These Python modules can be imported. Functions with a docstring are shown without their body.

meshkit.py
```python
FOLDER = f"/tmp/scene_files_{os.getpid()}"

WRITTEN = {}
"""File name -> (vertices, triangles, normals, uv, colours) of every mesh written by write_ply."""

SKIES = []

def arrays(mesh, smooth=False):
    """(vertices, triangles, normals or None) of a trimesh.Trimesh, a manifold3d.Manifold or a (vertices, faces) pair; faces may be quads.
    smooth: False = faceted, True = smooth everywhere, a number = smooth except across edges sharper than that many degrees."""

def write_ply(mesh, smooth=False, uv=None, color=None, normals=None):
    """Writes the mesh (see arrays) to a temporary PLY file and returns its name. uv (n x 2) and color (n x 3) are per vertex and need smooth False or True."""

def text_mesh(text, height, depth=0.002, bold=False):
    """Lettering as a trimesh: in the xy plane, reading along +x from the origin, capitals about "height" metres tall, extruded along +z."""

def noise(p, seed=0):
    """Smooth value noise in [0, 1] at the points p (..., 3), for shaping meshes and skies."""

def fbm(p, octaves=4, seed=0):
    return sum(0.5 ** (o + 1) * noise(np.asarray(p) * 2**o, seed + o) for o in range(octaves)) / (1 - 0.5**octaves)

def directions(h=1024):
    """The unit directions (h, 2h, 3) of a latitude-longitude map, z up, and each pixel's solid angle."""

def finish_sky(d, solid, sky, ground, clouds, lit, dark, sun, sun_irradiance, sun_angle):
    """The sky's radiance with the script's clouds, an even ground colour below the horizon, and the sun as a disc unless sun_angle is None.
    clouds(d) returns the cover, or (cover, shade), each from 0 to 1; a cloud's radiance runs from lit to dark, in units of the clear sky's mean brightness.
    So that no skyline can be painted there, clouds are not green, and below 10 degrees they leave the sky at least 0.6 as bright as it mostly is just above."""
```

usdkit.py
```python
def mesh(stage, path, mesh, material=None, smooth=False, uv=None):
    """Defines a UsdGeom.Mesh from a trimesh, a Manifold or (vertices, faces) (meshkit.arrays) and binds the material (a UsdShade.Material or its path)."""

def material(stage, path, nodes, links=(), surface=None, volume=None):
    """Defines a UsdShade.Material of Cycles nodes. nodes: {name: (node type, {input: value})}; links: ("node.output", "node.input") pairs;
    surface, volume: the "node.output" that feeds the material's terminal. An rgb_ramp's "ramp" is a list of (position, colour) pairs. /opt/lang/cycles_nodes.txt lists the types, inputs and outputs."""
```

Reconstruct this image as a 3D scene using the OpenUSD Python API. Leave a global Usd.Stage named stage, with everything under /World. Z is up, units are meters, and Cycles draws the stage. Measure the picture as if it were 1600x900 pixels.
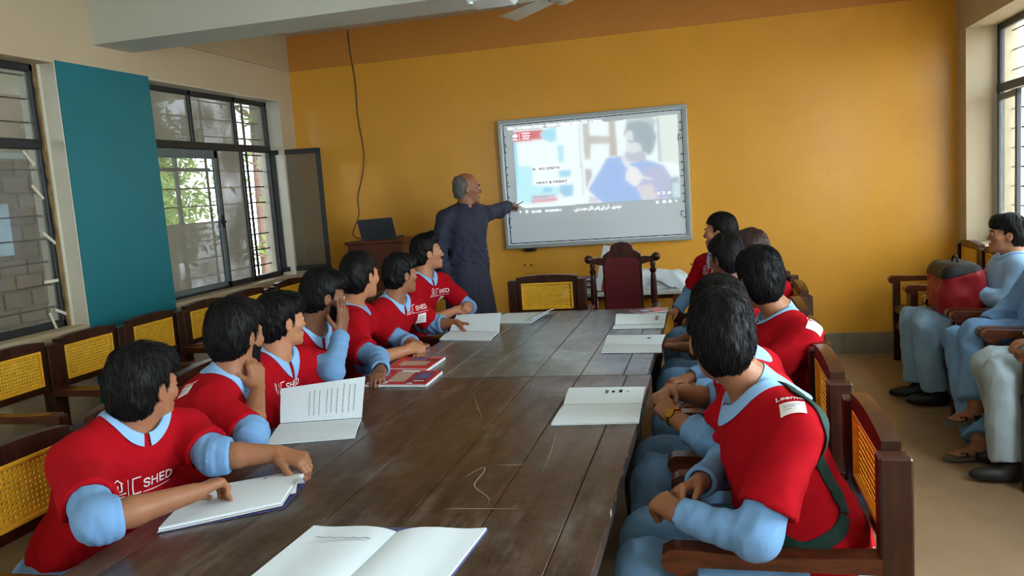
import math, numpy as np, trimesh, usdkit, meshkit, manifold3d, glob
from pxr import Usd, UsdGeom, UsdLux, UsdShade, Gf, Sdf, Vt
from shapely.geometry import Polygon, box as sbox, Point
from scipy.ndimage import map_coordinates, gaussian_filter

stage = Usd.Stage.CreateInMemory()
UsdGeom.SetStageUpAxis(stage, 'Z'); UsdGeom.SetStageMetersPerUnit(stage, 1.0)
UsdGeom.Xform.Define(stage, '/World'); UsdGeom.Scope.Define(stage, '/World/Looks')
rng = np.random.default_rng(7)

# ---------------------------------------------------------------- camera, sky, lights, exposure
F = 1270.0
CAM = np.array([0, 0, 1.55])
RR = np.array([[0.96905, 0.236488, -0.070821], [-0.039485, -0.13471, -0.990098], [-0.243686, 0.962251, -0.121203]])   # right, down, forward
cam = UsdGeom.Camera.Define(stage, '/World/camera')
cam.AddTransformOp().Set(Gf.Matrix4d(*RR[0], 0, *(-RR[1]), 0, *(-RR[2]), 0, *CAM, 1))
cam.CreateHorizontalApertureAttr(36.0); cam.CreateVerticalApertureAttr(20.25)
cam.CreateFocalLengthAttr(36.0 * F / 1600.0); cam.CreateClippingRangeAttr(Gf.Vec2f(0.05, 500))
EXPOSURE = -0.9
cam.CreateExposureAttr(EXPOSURE)

XL, XR, D, REAR, CEIL = -3.793, 1.872, 7.088, -2.6, 3.09
dome = UsdLux.DomeLight.Define(stage, '/World/sky_light')
dome.CreateIntensityAttr(6.0); dome.CreateColorAttr(Gf.Vec3f(0.86, 0.94, 1.0))


def window_daylight(name, x, y, z, wy, hz, inward, power):
    """daylight arriving through one of the tall windows beside / behind the camera: an area light in the window opening"""
    l = UsdLux.RectLight.Define(stage, '/World/' + name)
    l.CreateWidthAttr(wy); l.CreateHeightAttr(hz); l.CreateIntensityAttr(power); l.CreateColorAttr(Gf.Vec3f(0.80, 0.92, 1.0))
    m = Gf.Matrix4d().SetRotate(Gf.Rotation(Gf.Vec3d(0, 1, 0), 90 if inward < 0 else -90)); m.SetTranslateOnly(Gf.Vec3d(x, y, z))
    l.AddTransformOp().Set(m)


window_daylight('window_daylight_right', XR + 0.16, 2.2, 1.7, 1.9, 1.5, -1, 26.0)
window_daylight('window_daylight_right_rear', XR + 0.16, -0.6, 1.7, 1.9, 1.5, -1, 15.0)
window_daylight('window_daylight_left_rear', XL - 0.14, -0.6, 1.7, 1.9, 1.5, 1, 12.0)

# ---------------------------------------------------------------- helpers
used = {}


def numbered(parent, name):
    k = (parent, name); used[k] = used.get(k, -1) + 1
    return name if used[k] == 0 else f'{name}_{used[k]:03d}'


def tags(p, label=None, cat=None, group=None, kind=None):
    for k, v in (('label', label), ('category', cat), ('group', group), ('kind', kind)):
        if v: p.SetCustomDataByKey(k, v)


def thing(name, label, cat, loc=(0, 0, 0), rz=0.0, group=None):
    path = '/World/' + numbered('/World', name)
    x = UsdGeom.Xform.Define(stage, path)
    x.AddTranslateOp().Set(Gf.Vec3d(*map(float, loc)))
    if rz: x.AddRotateZOp().Set(float(rz))
    tags(x.GetPrim(), label, cat, group)
    return x.GetPrim()


def obj(name, mesh, mat, parent=None, smooth=35, label=None, cat=None, group=None, kind=None, off=None):
    pp = '/World' if parent is None else str(parent.GetPath())
    path = pp + '/' + numbered(pp, name)
    if off is not None:
        v, f = (mesh if isinstance(mesh, tuple) else (mesh.vertices, mesh.faces)); mesh = (np.asarray(v) - np.asarray(off), f)
    p = usdkit.mesh(stage, path, mesh, M[mat], smooth=smooth).GetPrim()
    tags(p, label, cat, group, kind)
    return p


def copy_of(root, loc, rz, label, group=None):
    base = root.GetName().rstrip('0123456789').rstrip('_') if root.GetName()[-3:].isdigit() else root.GetName()
    was = root.GetCustomData()
    r = thing(base, label, was['category'], loc, rz, group or was.get('group'))
    r.GetReferences().AddInternalReference(root.GetPath()); r.SetInstanceable(True)
    return r


def cat_(*ms):
    ms = [trimesh.Trimesh(*m, process=False) if isinstance(m, tuple) else m for m in ms if m is not None]
    return trimesh.util.concatenate(ms)


def box(x0, x1, y0, y1, z0, z1):
    b = trimesh.creation.box([abs(x1 - x0), abs(y1 - y0), abs(z1 - z0)]); b.apply_translation([(x0 + x1) / 2, (y0 + y1) / 2, (z0 + z1) / 2]); return b


def rbox(x0, x1, y0, y1, z0, z1, r=0.006):
    """chamfered box"""
    r = min(r, 0.45 * min(x1 - x0, y1 - y0, z1 - z0)); p = []
    for sx, sy, sz in np.ndindex(2, 2, 2):
        c = np.array([x1 if sx else x0, y1 if sy else y0, z1 if sz else z0]); s = np.array([1 if sx else -1, 1 if sy else -1, 1 if sz else -1])
        for k in range(3):
            q = c - s * r; q[k] = c[k]; p.append(q)
    return trimesh.convex.convex_hull(np.array(p))


def beam_between(a, b, w, h, r=0.004, up=(0, 0, 1)):
    """bar of section w x h from a to b"""
    a, b = np.asarray(a, float), np.asarray(b, float); d = b - a; L = np.linalg.norm(d); d /= L
    u = np.asarray(up, float); s = np.cross(d, u)
    if np.linalg.norm(s) < 1e-6: s = np.array([1.0, 0, 0])
    s /= np.linalg.norm(s); u = np.cross(s, d)
    m = rbox(-w / 2, w / 2, 0, L, -h / 2, h / 2, r)
    T = np.eye(4); T[:3, 0], T[:3, 1], T[:3, 2], T[:3, 3] = s, d, u, a
    m.apply_transform(T); return m


def tube(points, r, sides=8):
    p = np.asarray(points, float); t = np.gradient(p, axis=0); t /= np.linalg.norm(t, axis=1, keepdims=True) + 1e-12
    a = np.cross(t, np.where(np.abs(t[:, 2:]) < 0.9, [0, 0, 1.0], [1.0, 0, 0])); a /= np.linalg.norm(a, axis=1, keepdims=True) + 1e-12
    b = np.cross(t, a); ang = np.arange(sides) * 2 * np.pi / sides; r = np.broadcast_to(r, (len(p),))
    v = p[:, None] + r[:, None, None] * (np.cos(ang)[None, :, None] * a[:, None] + np.sin(ang)[None, :, None] * b[:, None])
    i, j = np.meshgrid(np.arange(len(p) - 1), np.arange(sides), indexing='ij')
    q = np.stack([i * sides + j, i * sides + (j + 1) % sides, (i + 1) * sides + (j + 1) % sides, (i + 1) * sides + j], -1).reshape(-1, 4)
    n = len(p) * sides; v = np.vstack([v.reshape(-1, 3), p[:1], p[-1:]])
    f = np.vstack([q[:, [0, 2, 1]], q[:, [0, 3, 2]], [[n, (k + 1) % sides, k] for k in range(sides)], [[n + 1, n - sides + k, n - sides + (k + 1) % sides] for k in range(sides)]])
    m = trimesh.Trimesh(v, f, process=False); m.fix_normals(); return m


def spline(pts, n=40):
    from scipy.interpolate import CubicSpline
    p = np.asarray(pts, float); t = np.r_[0, np.cumsum(np.linalg.norm(np.diff(p, axis=0), axis=1))]
    return CubicSpline(t, p)(np.linspace(0, t[-1], n))


def lathe(prof, sides=24, at=(0, 0, 0)):
    m = trimesh.creation.revolve(np.asarray(prof, float), sections=sides); m.apply_translation(at); return m


def extrude(poly, h, axis='z'):
    m = trimesh.creation.extrude_polygon(poly, h, engine='earcut')
    if axis == 'y':      # polygon given as (x, z), extruded along +y
        v = m.vertices.copy(); m.vertices = np.c_[v[:, 0], v[:, 2], v[:, 1]]; m.invert()
    if axis == 'x':      # polygon given as (y, z)
        v = m.vertices.copy(); m.vertices = np.c_[v[:, 2], v[:, 0], v[:, 1]]
    return m


def quadslab(c, t, n=1, bulge=0.0):
    """slab on four corners (counter-clockwise seen from above), thickness t downwards, with an optional bulge along the first axis"""
    c = np.asarray(c, float); nu = 10 if bulge else 2; U, V = np.meshgrid(np.linspace(0, 1, nu), np.linspace(0, 1, nu), indexing='ij')
    P = ((1 - U) * (1 - V))[..., None] * c[0] + (U * (1 - V))[..., None] * c[1] + (U * V)[..., None] * c[2] + ((1 - U) * V)[..., None] * c[3]
    N = np.cross(c[1] - c[0], c[3] - c[0]); N /= np.linalg.norm(N)
    P = P + (bulge * np.sin(np.pi * V))[..., None] * N
    return sheet(P, -t * N)


def sheet(P, d):
    """closed slab from a grid of points P (n, m, 3) and an offset d"""
    n, m = P.shape[:2]; top = P.reshape(-1, 3); bot = (P + d).reshape(-1, 3); I = np.arange(n * m).reshape(n, m); k = n * m
    q = np.stack([I[:-1, :-1], I[1:, :-1], I[1:, 1:], I[:-1, 1:]], -1).reshape(-1, 4)
    f = [q[:, [0, 1, 2]], q[:, [0, 2, 3]], k + q[:, [0, 2, 1]], k + q[:, [0, 3, 2]]]
    loop = np.r_[I[:, 0], I[-1, 1:], I[-2::-1, -1], I[0, -2:0:-1]]; nx = np.roll(loop, -1)
    f += [np.stack([loop, loop + k, nx], 1), np.stack([nx, loop + k, nx + k], 1)]
    t = trimesh.Trimesh(np.vstack([top, bot]), np.vstack(f), process=False); t.fix_normals(); return t


def srgb(*c):
    c = np.asarray(c, float) / 255.0
    return tuple(np.where(c <= 0.04045, c / 12.92, ((c + 0.055) / 1.055) ** 2.4))


# ---------------------------------------------------------------- materials
M = {}


def plain(name, col, rough=0.6, spec=0.5, var=0.0, scale=8.0, bump=0.0, bscale=60.0, metal=0.0, stretch=(1, 1, 1), sheen=0.0, coat=0.0, rvar=0.0, extra=None):
    nodes = {'p': ('principled_bsdf', {'roughness': rough, 'specular_ior_level': spec, 'metallic': metal, 'base_color': col, 'sheen_weight': sheen, 'coat_weight': coat, 'coat_roughness': 0.15, **(extra or {})})}
    links = []
    if var or bump or rvar:
        nodes['tc'] = ('texture_coordinate', {}); nodes['mp'] = ('mapping', {'scale': stretch}); links.append(('tc.object', 'mp.vector'))
    if var:
        nodes['n'] = ('noise_texture', {'scale': scale, 'detail': 5.0, 'roughness': 0.6})
        c = np.array(col); nodes['r'] = ('rgb_ramp', {'ramp': [(0.25, tuple(c * (1 - var))), (0.75, tuple(np.minimum(c * (1 + var), 1)))]})
        links += [('mp.vector', 'n.vector'), ('n.fac', 'r.fac'), ('r.color', 'p.base_color')]
    if rvar:
        nodes['n3'] = ('noise_texture', {'scale': scale * 1.7, 'detail': 4.0}); nodes['mr'] = ('map_range', {'from_min': 0.3, 'from_max': 0.7, 'to_min': max(rough - rvar, 0.02), 'to_max': min(rough + rvar, 1)})
        links += [('mp.vector', 'n3.vector'), ('n3.fac', 'mr.value'), ('mr.result', 'p.roughness')]
    if bump:
        nodes['n2'] = ('noise_texture', {'scale': bscale, 'detail': 4.0}); nodes['b'] = ('bump', {'strength': bump, 'distance': 0.01})
        links += [('mp.vector', 'n2.vector'), ('n2.fac', 'b.height'), ('b.normal', 'p.normal')]
    M[name] = usdkit.material(stage, '/World/Looks/' + name, nodes, links, surface='p.BSDF')


def wood(name, dark, light, rough=0.35, scale=3.0, stretch=(14, 1, 14), worn=None, spec=0.5, rvar=0.12):
    nodes = {'tc': ('texture_coordinate', {}), 'mp': ('mapping', {'scale': stretch}), 'n': ('noise_texture', {'scale': scale, 'detail': 8.0, 'roughness': 0.65, 'distortion': 0.4}),
             'r': ('rgb_ramp', {'ramp': [(0.3, dark), (0.7, light)]}), 'p': ('principled_bsdf', {'roughness': rough, 'specular_ior_level': spec}),
             'b': ('bump', {'strength': 0.25, 'distance': 0.004}), 'oi': ('object_info', {}), 'add': ('vector_math', {'math_type': 'add'}),
             'ms': ('vector_math', {'math_type': 'scale', 'scale': 7.0}), 'n2': ('noise_texture', {'scale': 2.2, 'detail': 6.0, 'roughness': 0.7}),
             'mr': ('map_range', {'from_min': 0.3, 'from_max': 0.7, 'to_min': rough - rvar, 'to_max': rough + rvar})}
    links = [('tc.object', 'mp.vector'), ('mp.vector', 'n.vector'), ('n.fac', 'r.fac'), ('n.fac', 'b.height'), ('b.normal', 'p.normal'), ('tc.object', 'n2.vector'), ('n2.fac', 'mr.value'), ('mr.result', 'p.roughness')]
    nodes = {k: v for k, v in nodes.items() if k not in ('oi', 'add', 'ms')}
    if worn:
        nodes['wr'] = ('rgb_ramp', {'ramp': [(0.5, (0, 0, 0)), (0.72, (0.75, 0.75, 0.75))]}); nodes['mx'] = ('mix_color', {'b': worn}); nodes['wv'] = ('mapping', {'scale': (5, 1.3, 5)}); nodes['n4'] = ('noise_texture', {'scale': 2.0, 'detail': 9.0, 'roughness': 0.75})
        links += [('tc.object', 'wv.vector'), ('wv.vector', 'n4.vector'), ('n4.fac', 'wr.fac'), ('wr.color', 'mx.fac'), ('r.color', 'mx.a'), ('mx.result', 'p.base_color')]
    else:
        links.append(('r.color', 'p.base_color'))
    M[name] = usdkit.material(stage, '/World/Looks/' + name, nodes, links, surface='p.BSDF')


def glass(name, dirt, col=(0.5, 0.48, 0.42), tint=(0.95, 0.97, 0.97), rough=0.05):
    """thin window pane: clear part mixed with mirror by fresnel, with a film of dust over it"""
    M[name] = usdkit.material(stage, '/World/Looks/' + name, {
        't': ('transparent_bsdf', {'color': tint}), 'g': ('glossy_bsdf', {'roughness_u': rough, 'roughness_v': rough} if False else {'roughness': rough}), 'lw': ('layer_weight', {'blend': 0.5}), 'pw': ('math', {'math_type': 'power', 'value2': 4.0}), 'f': ('math', {'math_type': 'multiply_add', 'value2': 0.6, 'value3': 0.05}), 'm': ('mix_closure', {}),
        'd': ('diffuse_bsdf', {'color': col}), 'tl': ('translucent_bsdf', {'color': col}), 'dm': ('mix_closure', {'fac': 0.35}), 'tc': ('texture_coordinate', {}), 'n': ('noise_texture', {'scale': 3.0, 'detail': 5.0}),
        'mr': ('map_range', {'from_min': 0.3, 'from_max': 0.7, 'to_min': dirt * 0.8, 'to_max': min(dirt * 1.2, 1)}), 'm2': ('mix_closure', {})},
        [('lw.facing', 'pw.value1'), ('pw.value', 'f.value1'), ('f.value', 'm.fac'), ('t.BSDF', 'm.closure1'), ('g.BSDF', 'm.closure2'), ('d.BSDF', 'dm.closure1'), ('tl.BSDF', 'dm.closure2'), ('tc.object', 'n.vector'), ('n.fac', 'mr.value'), ('mr.result', 'm2.fac'), ('m.closure', 'm2.closure1'), ('dm.closure', 'm2.closure2')], surface='m2.closure')


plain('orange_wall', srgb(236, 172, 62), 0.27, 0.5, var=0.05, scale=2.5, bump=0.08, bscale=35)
plain('orange_frieze', srgb(206, 138, 60), 0.45, 0.5, var=0.05, scale=2.5, bump=0.08, bscale=35)  # browner orange than the wall below it
plain('cream_wall', srgb(196, 180, 150), 0.6, 0.4, var=0.05, scale=2.0, bump=0.06, bscale=40)
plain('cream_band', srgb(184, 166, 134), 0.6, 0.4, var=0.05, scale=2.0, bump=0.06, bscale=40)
plain('white_reveal', srgb(214, 212, 196), 0.4, 0.5, var=0.05, scale=4.0, bump=0.06)
plain('rough_plaster', srgb(160, 135, 95), 0.8, 0.3, var=0.3, scale=14.0, bump=0.4, bscale=50)
plain('beam_white', srgb(205, 210, 200), 0.6, 0.4, var=0.03, scale=2.0, bump=0.05)
plain('ceiling_white', srgb(205, 198, 180), 0.7, 0.3, var=0.03)
plain('teal_paint', srgb(24, 118, 132), 0.4, 0.5, var=0.06, scale=3.0, bump=0.05)
plain('floor_screed', srgb(150, 126, 98), 0.4, 0.4, var=0.16, scale=2.2, bump=0.06, bscale=30, rvar=0.1)
plain('cement_skirt', srgb(140, 132, 112), 0.6, 0.4, var=0.12, scale=6.0, bump=0.1)
plain('window_steel', srgb(34, 42, 44), 0.45, 0.5, var=0.2, scale=12.0, bump=0.05)
plain('sash_grey', srgb(96, 108, 110), 0.5, 0.5, var=0.12, scale=12.0)
plain('bar_iron', srgb(30, 30, 30), 0.6, 0.4)
plain('tape', srgb(214, 208, 188), 0.6, 0.4)
glass('pane_clear', 0.12)
glass('pane_dusty', 0.3, col=(0.26, 0.26, 0.23), tint=(0.8, 0.82, 0.8))
glass('pane_frosted', 0.82, col=(0.40, 0.38, 0.31))
wood('table_wood', srgb(44, 32, 24), srgb(82, 62, 48), 0.30, 3.0, (10, 0.8, 10), worn=srgb(108, 104, 96), rvar=0.12)
wood('table_wood_red', srgb(52, 32, 22), srgb(92, 60, 42), 0.30, 3.0, (10, 0.8, 10), worn=srgb(104, 98, 88), rvar=0.12)
wood('table_wood_grey', srgb(64, 64, 58), srgb(106, 108, 100), 0.25, 3.0, (10, 0.8, 10), worn=srgb(118, 122, 116), rvar=0.12)  # worn planks, with the bluish glare of the board mixed into their colour
wood('table_edge', srgb(34, 22, 15), srgb(70, 50, 36), 0.5, 6.0, (1, 1, 1), rvar=0.1)
wood('chair_wood', srgb(30, 14, 9), srgb(72, 36, 20), 0.32, 4.0, (9, 9, 1.2), rvar=0.1)
wood('chair_wood_arm', srgb(50, 22, 11), srgb(104, 52, 26), 0.28, 4.0, (9, 1.2, 9), rvar=0.1)
wood('lectern_wood', srgb(70, 30, 14), srgb(110, 50, 24), 0.4, 3.0, (9, 9, 1.0))
wood('red_chair_wood', srgb(44, 18, 16), srgb(74, 34, 28), 0.3, 4.0, (9, 9, 1.2))
plain('cane', srgb(244, 186, 46), 0.45, 0.5, var=0.16, scale=30.0, bump=0.15, bscale=220)
plain('cane_seat', srgb(190, 140, 60), 0.55, 0.4, var=0.2, scale=40.0, bump=0.4, bscale=150)
plain('maroon_leather', srgb(98, 22, 34), 0.38, 0.5, var=0.1, scale=8.0, bump=0.1, bscale=120)
plain('paper', srgb(220, 234, 242), 0.7, 0.3, var=0.015, scale=3.0)
plain('paper_edge', srgb(196, 200, 198), 0.8, 0.2)
plain('pencil_grey', srgb(150, 160, 170), 0.9, 0.1)
plain('ink', srgb(40, 44, 56), 0.7, 0.2)
plain('print_green', srgb(96, 140, 90), 0.7, 0.2)
plain('cover_red', srgb(196, 34, 40), 0.35, 0.5, var=0.15, scale=25.0)
plain('cover_maroon', srgb(128, 30, 44), 0.35, 0.5, var=0.3, scale=40.0)
plain('cover_blue', srgb(80, 84, 136), 0.35, 0.5, var=0.2, scale=40.0)
plain('cover_beige', srgb(190, 164, 140), 0.4, 0.5, var=0.12, scale=60.0)
plain('cover_pink', srgb(212, 130, 126), 0.4, 0.5, var=0.15, scale=30.0)
plain('aluminium', srgb(178, 190, 192), 0.35, 0.5, metal=0.3)
plain('board_face', srgb(206, 216, 222), 0.2, 0.5, extra={'emission_color': (0.78, 0.92, 1.0), 'emission_strength': 0.24})  # faint glow added for the projector light falling on the board
plain('black_plastic', srgb(22, 24, 28), 0.45, 0.5)
plain('smudge', srgb(158, 166, 170), 0.6, 0.3)
plain('laptop_grey', srgb(82, 90, 100), 0.4, 0.5, metal=0.4)
plain('projector_white', srgb(215, 222, 225), 0.35, 0.5)
plain('fan_metal', srgb(190, 184, 160), 0.35, 0.5, metal=0.2)
plain('fan_green', srgb(60, 84, 66), 0.4, 0.5)
plain('scratch', srgb(150, 136, 114), 0.7, 0.3)
plain('gold', srgb(220, 170, 70), 0.22, 0.5, metal=1.0)
# people
plain('tee_red', srgb(164, 14, 26), 0.9, 0.08, var=0.06, scale=9.0, bump=0.12, bscale=420)
plain('kameez_blue', srgb(112, 156, 202), 0.8, 0.25, var=0.04, scale=9.0, bump=0.1, bscale=420)
plain('kameez_sky', srgb(146, 186, 220), 0.8, 0.25, var=0.04, scale=9.0, bump=0.1, bscale=420)
plain('kameez_grey', srgb(162, 182, 192), 0.8, 0.25, var=0.04, scale=9.0, bump=0.1, bscale=420)
plain('kameez_slate', srgb(44, 47, 66), 0.7, 0.3, var=0.06, scale=9.0, bump=0.1, bscale=420)
plain('collar_blue', srgb(140, 184, 230), 0.8, 0.25, var=0.03, scale=9.0, bump=0.08, bscale=420)
plain('skin_light', srgb(182, 126, 92), 0.5, 0.4, var=0.05, scale=30.0, bump=0.05, bscale=300)
plain('skin_mid', srgb(152, 102, 72), 0.5, 0.4, var=0.05, scale=30.0, bump=0.05, bscale=300)
plain('skin_dark', srgb(122, 80, 56), 0.5, 0.4, var=0.05, scale=30.0, bump=0.05, bscale=300)
plain('lip', srgb(140, 78, 66), 0.45, 0.4)
plain('eye_white', srgb(214, 210, 202), 0.2, 0.5)
plain('eye_dark', srgb(22, 14, 10), 0.1, 0.5)
plain('hair_black', srgb(9, 9, 10), 0.5, 0.2, var=0.4, scale=60.0, bump=0.35, bscale=220, stretch=(1, 1, 0.2))
plain('hair_brown', srgb(44, 20, 15), 0.42, 0.6, var=0.4, scale=60.0, bump=0.5, bscale=160, stretch=(1, 1, 0.25))
plain('hair_grey', srgb(104, 101, 98), 0.5, 0.5, var=0.35, scale=70.0, bump=0.5, bscale=160, stretch=(1, 1, 0.25))
plain('strap_green', srgb(14, 50, 42), 0.7, 0.3, bump=0.2, bscale=300)
plain('print_white', srgb(232, 214, 214), 0.7, 0.3)
plain('sticker', srgb(226, 224, 220), 0.5, 0.4)
plain('sandal_black', srgb(30, 32, 32), 0.5, 0.4, bump=0.1)
plain('sandal_sole', srgb(92, 90, 82), 0.7, 0.3)
plain('bag_red', srgb(150, 20, 30), 0.55, 0.4, bump=0.2, bscale=30)
plain('bag_black', srgb(24, 26, 28), 0.6, 0.4, bump=0.2, bscale=60)
# outside
plain('yard_ground', srgb(190, 180, 160), 0.9, 0.2, var=0.1)
plain('white_render', srgb(222, 226, 240), 0.9, 0.2, var=0.06, scale=0.8)
plain('pink_render', srgb(232, 214, 204), 0.9, 0.2, var=0.06, scale=0.8)
plain('dull_brick', srgb(94, 84, 72), 0.9, 0.2, var=0.25, scale=3.0, bump=0.3, bscale=20)
plain('bark', srgb(110, 92, 86), 0.9, 0.2, var=0.25, scale=10.0)
plain('far_pane', srgb(120, 140, 150), 0.15, 0.6)
M['leaf'] = usdkit.material(stage, '/World/Looks/leaf', {'d': ('diffuse_bsdf', {'color': srgb(92, 112, 70)}), 't': ('translucent_bsdf', {'color': srgb(130, 150, 84)}), 'm': ('mix_closure', {'fac': 0.4})}, [('d.BSDF', 'm.closure1'), ('t.BSDF', 'm.closure2')], surface='m.closure')
M['projected'] = usdkit.material(stage, '/World/Looks/projected', {'a': ('attribute', {'attribute': 'picture'}), 'e': ('emission', {'strength': 1.95}), 'd': ('diffuse_bsdf', {'color': (0.02, 0.02, 0.02)}), 'm': ('add_closure', {})}, [('a.color', 'e.color'), ('e.emission', 'm.closure1'), ('d.BSDF', 'm.closure2')], surface='m.closure')
M['projected_white'] = usdkit.material(stage, '/World/Looks/projected_white', {'e': ('emission', {'strength': 2.6, 'color': (0.95, 0.98, 1.0)})}, surface='e.emission')
M['projected_dark'] = usdkit.material(stage, '/World/Looks/projected_dark', {'e': ('emission', {'strength': 0.35, 'color': (0.5, 0.5, 0.6)})}, surface='e.emission')

# ================================================================ the room
S = dict(kind='structure')
obj('floor', box(XL - .3, XR + .35, REAR - .2, D + .2, -0.12, 0), 'floor_screed', label='beige cement floor of the classroom', **S)
obj('ceiling', box(XL - .3, XR + .35, REAR - .2, D + .2, CEIL, CEIL + .15), 'ceiling_white', label='white painted ceiling behind the concrete beam', **S)
obj('wall_back', box(XL - .3, XR + .35, D, D + .2, 0, CEIL), 'orange_wall', label='glossy orange yellow painted wall behind the whiteboard', **S)
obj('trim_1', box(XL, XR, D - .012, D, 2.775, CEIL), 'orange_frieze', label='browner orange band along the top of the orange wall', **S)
obj('wall_rear', box(XL - .3, XR + .35, REAR - .2, REAR, 0, CEIL), 'cream_wall', **S)
obj('baseboard_back', cat_(*[rbox(a, min(a + .598, XR), D - .014, D, 0, .172, .003) for a in np.arange(XL, XR, .6)]), 'cement_skirt', label='grey cement skirting under the orange wall', **S)
obj('trim_2', box(XL, XR, 4.56, 4.92, 2.645, CEIL), 'beam_white', label='pale grey concrete beam crossing under the ceiling', **S)
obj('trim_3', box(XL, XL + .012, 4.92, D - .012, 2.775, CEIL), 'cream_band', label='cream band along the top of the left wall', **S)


def wall_with_windows(name, x0, x1, wins, z0, z1, mat, label):
    ms, y = [], REAR - .2
    for a, b in wins:
        ms += [box(x0, x1, y, a, 0, CEIL), box(x0, x1, a, b, 0, z0), box(x0, x1, a, b, z1, CEIL)]; y = b
    ms.append(box(x0, x1, y, D + .2, 0, CEIL))
    return obj(name, cat_(*ms), mat, label=label, **S)


WZ0, WZ1 = .9, 2.49
wall_with_windows('wall_left', XL - .27, XL, [(-1.6, .4), (2.2, 4.22), (5.06, 6.84)], WZ0, WZ1, 'cream_wall', 'cream left wall with tall steel windows')
wall_with_windows('wall_right', XR, XR + .34, [(-1.6, .4), (1.2, 3.2), (4.4, 6.87)], WZ0, WZ1, 'cream_wall', 'cream right wall with a deep window recess')
obj('trim_4', box(XL, XL + .006, 4.222, 5.06, 0, 2.505), 'teal_paint', label='teal painted wall panel between the two left windows', **S)
obj('trim_5', cat_(box(XL - .27, XL + .001, 4.212, 4.2202, WZ0, WZ1), box(XL - .14, XL - .10, 4.19, 4.213, WZ0, WZ1)), 'white_reveal', label='white window reveal beside the teal panel', **S)
obj('trim_6', cat_(box(XL - .27, XL + .001, 6.834, 6.842, WZ0, WZ1), box(XL - .27, XL + .001, 5.06, 6.84, WZ1 - .006, WZ1 + .001)), 'white_reveal', label='off-white plastered reveal round the far left window', **S)
_m = box(XL - .155, XL - .105, 4.19, 4.2125, WZ0, WZ1).subdivide_to_size(.05); _v = _m.vertices; _v[:, 1] -= .02 * meshkit.noise(_v * 30, 3) * (_v[:, 1] < 4.2)
obj('trim_7', (_v, _m.faces), 'rough_plaster', label='ragged unpainted plaster edge beside the near left window frame', **S)


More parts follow.
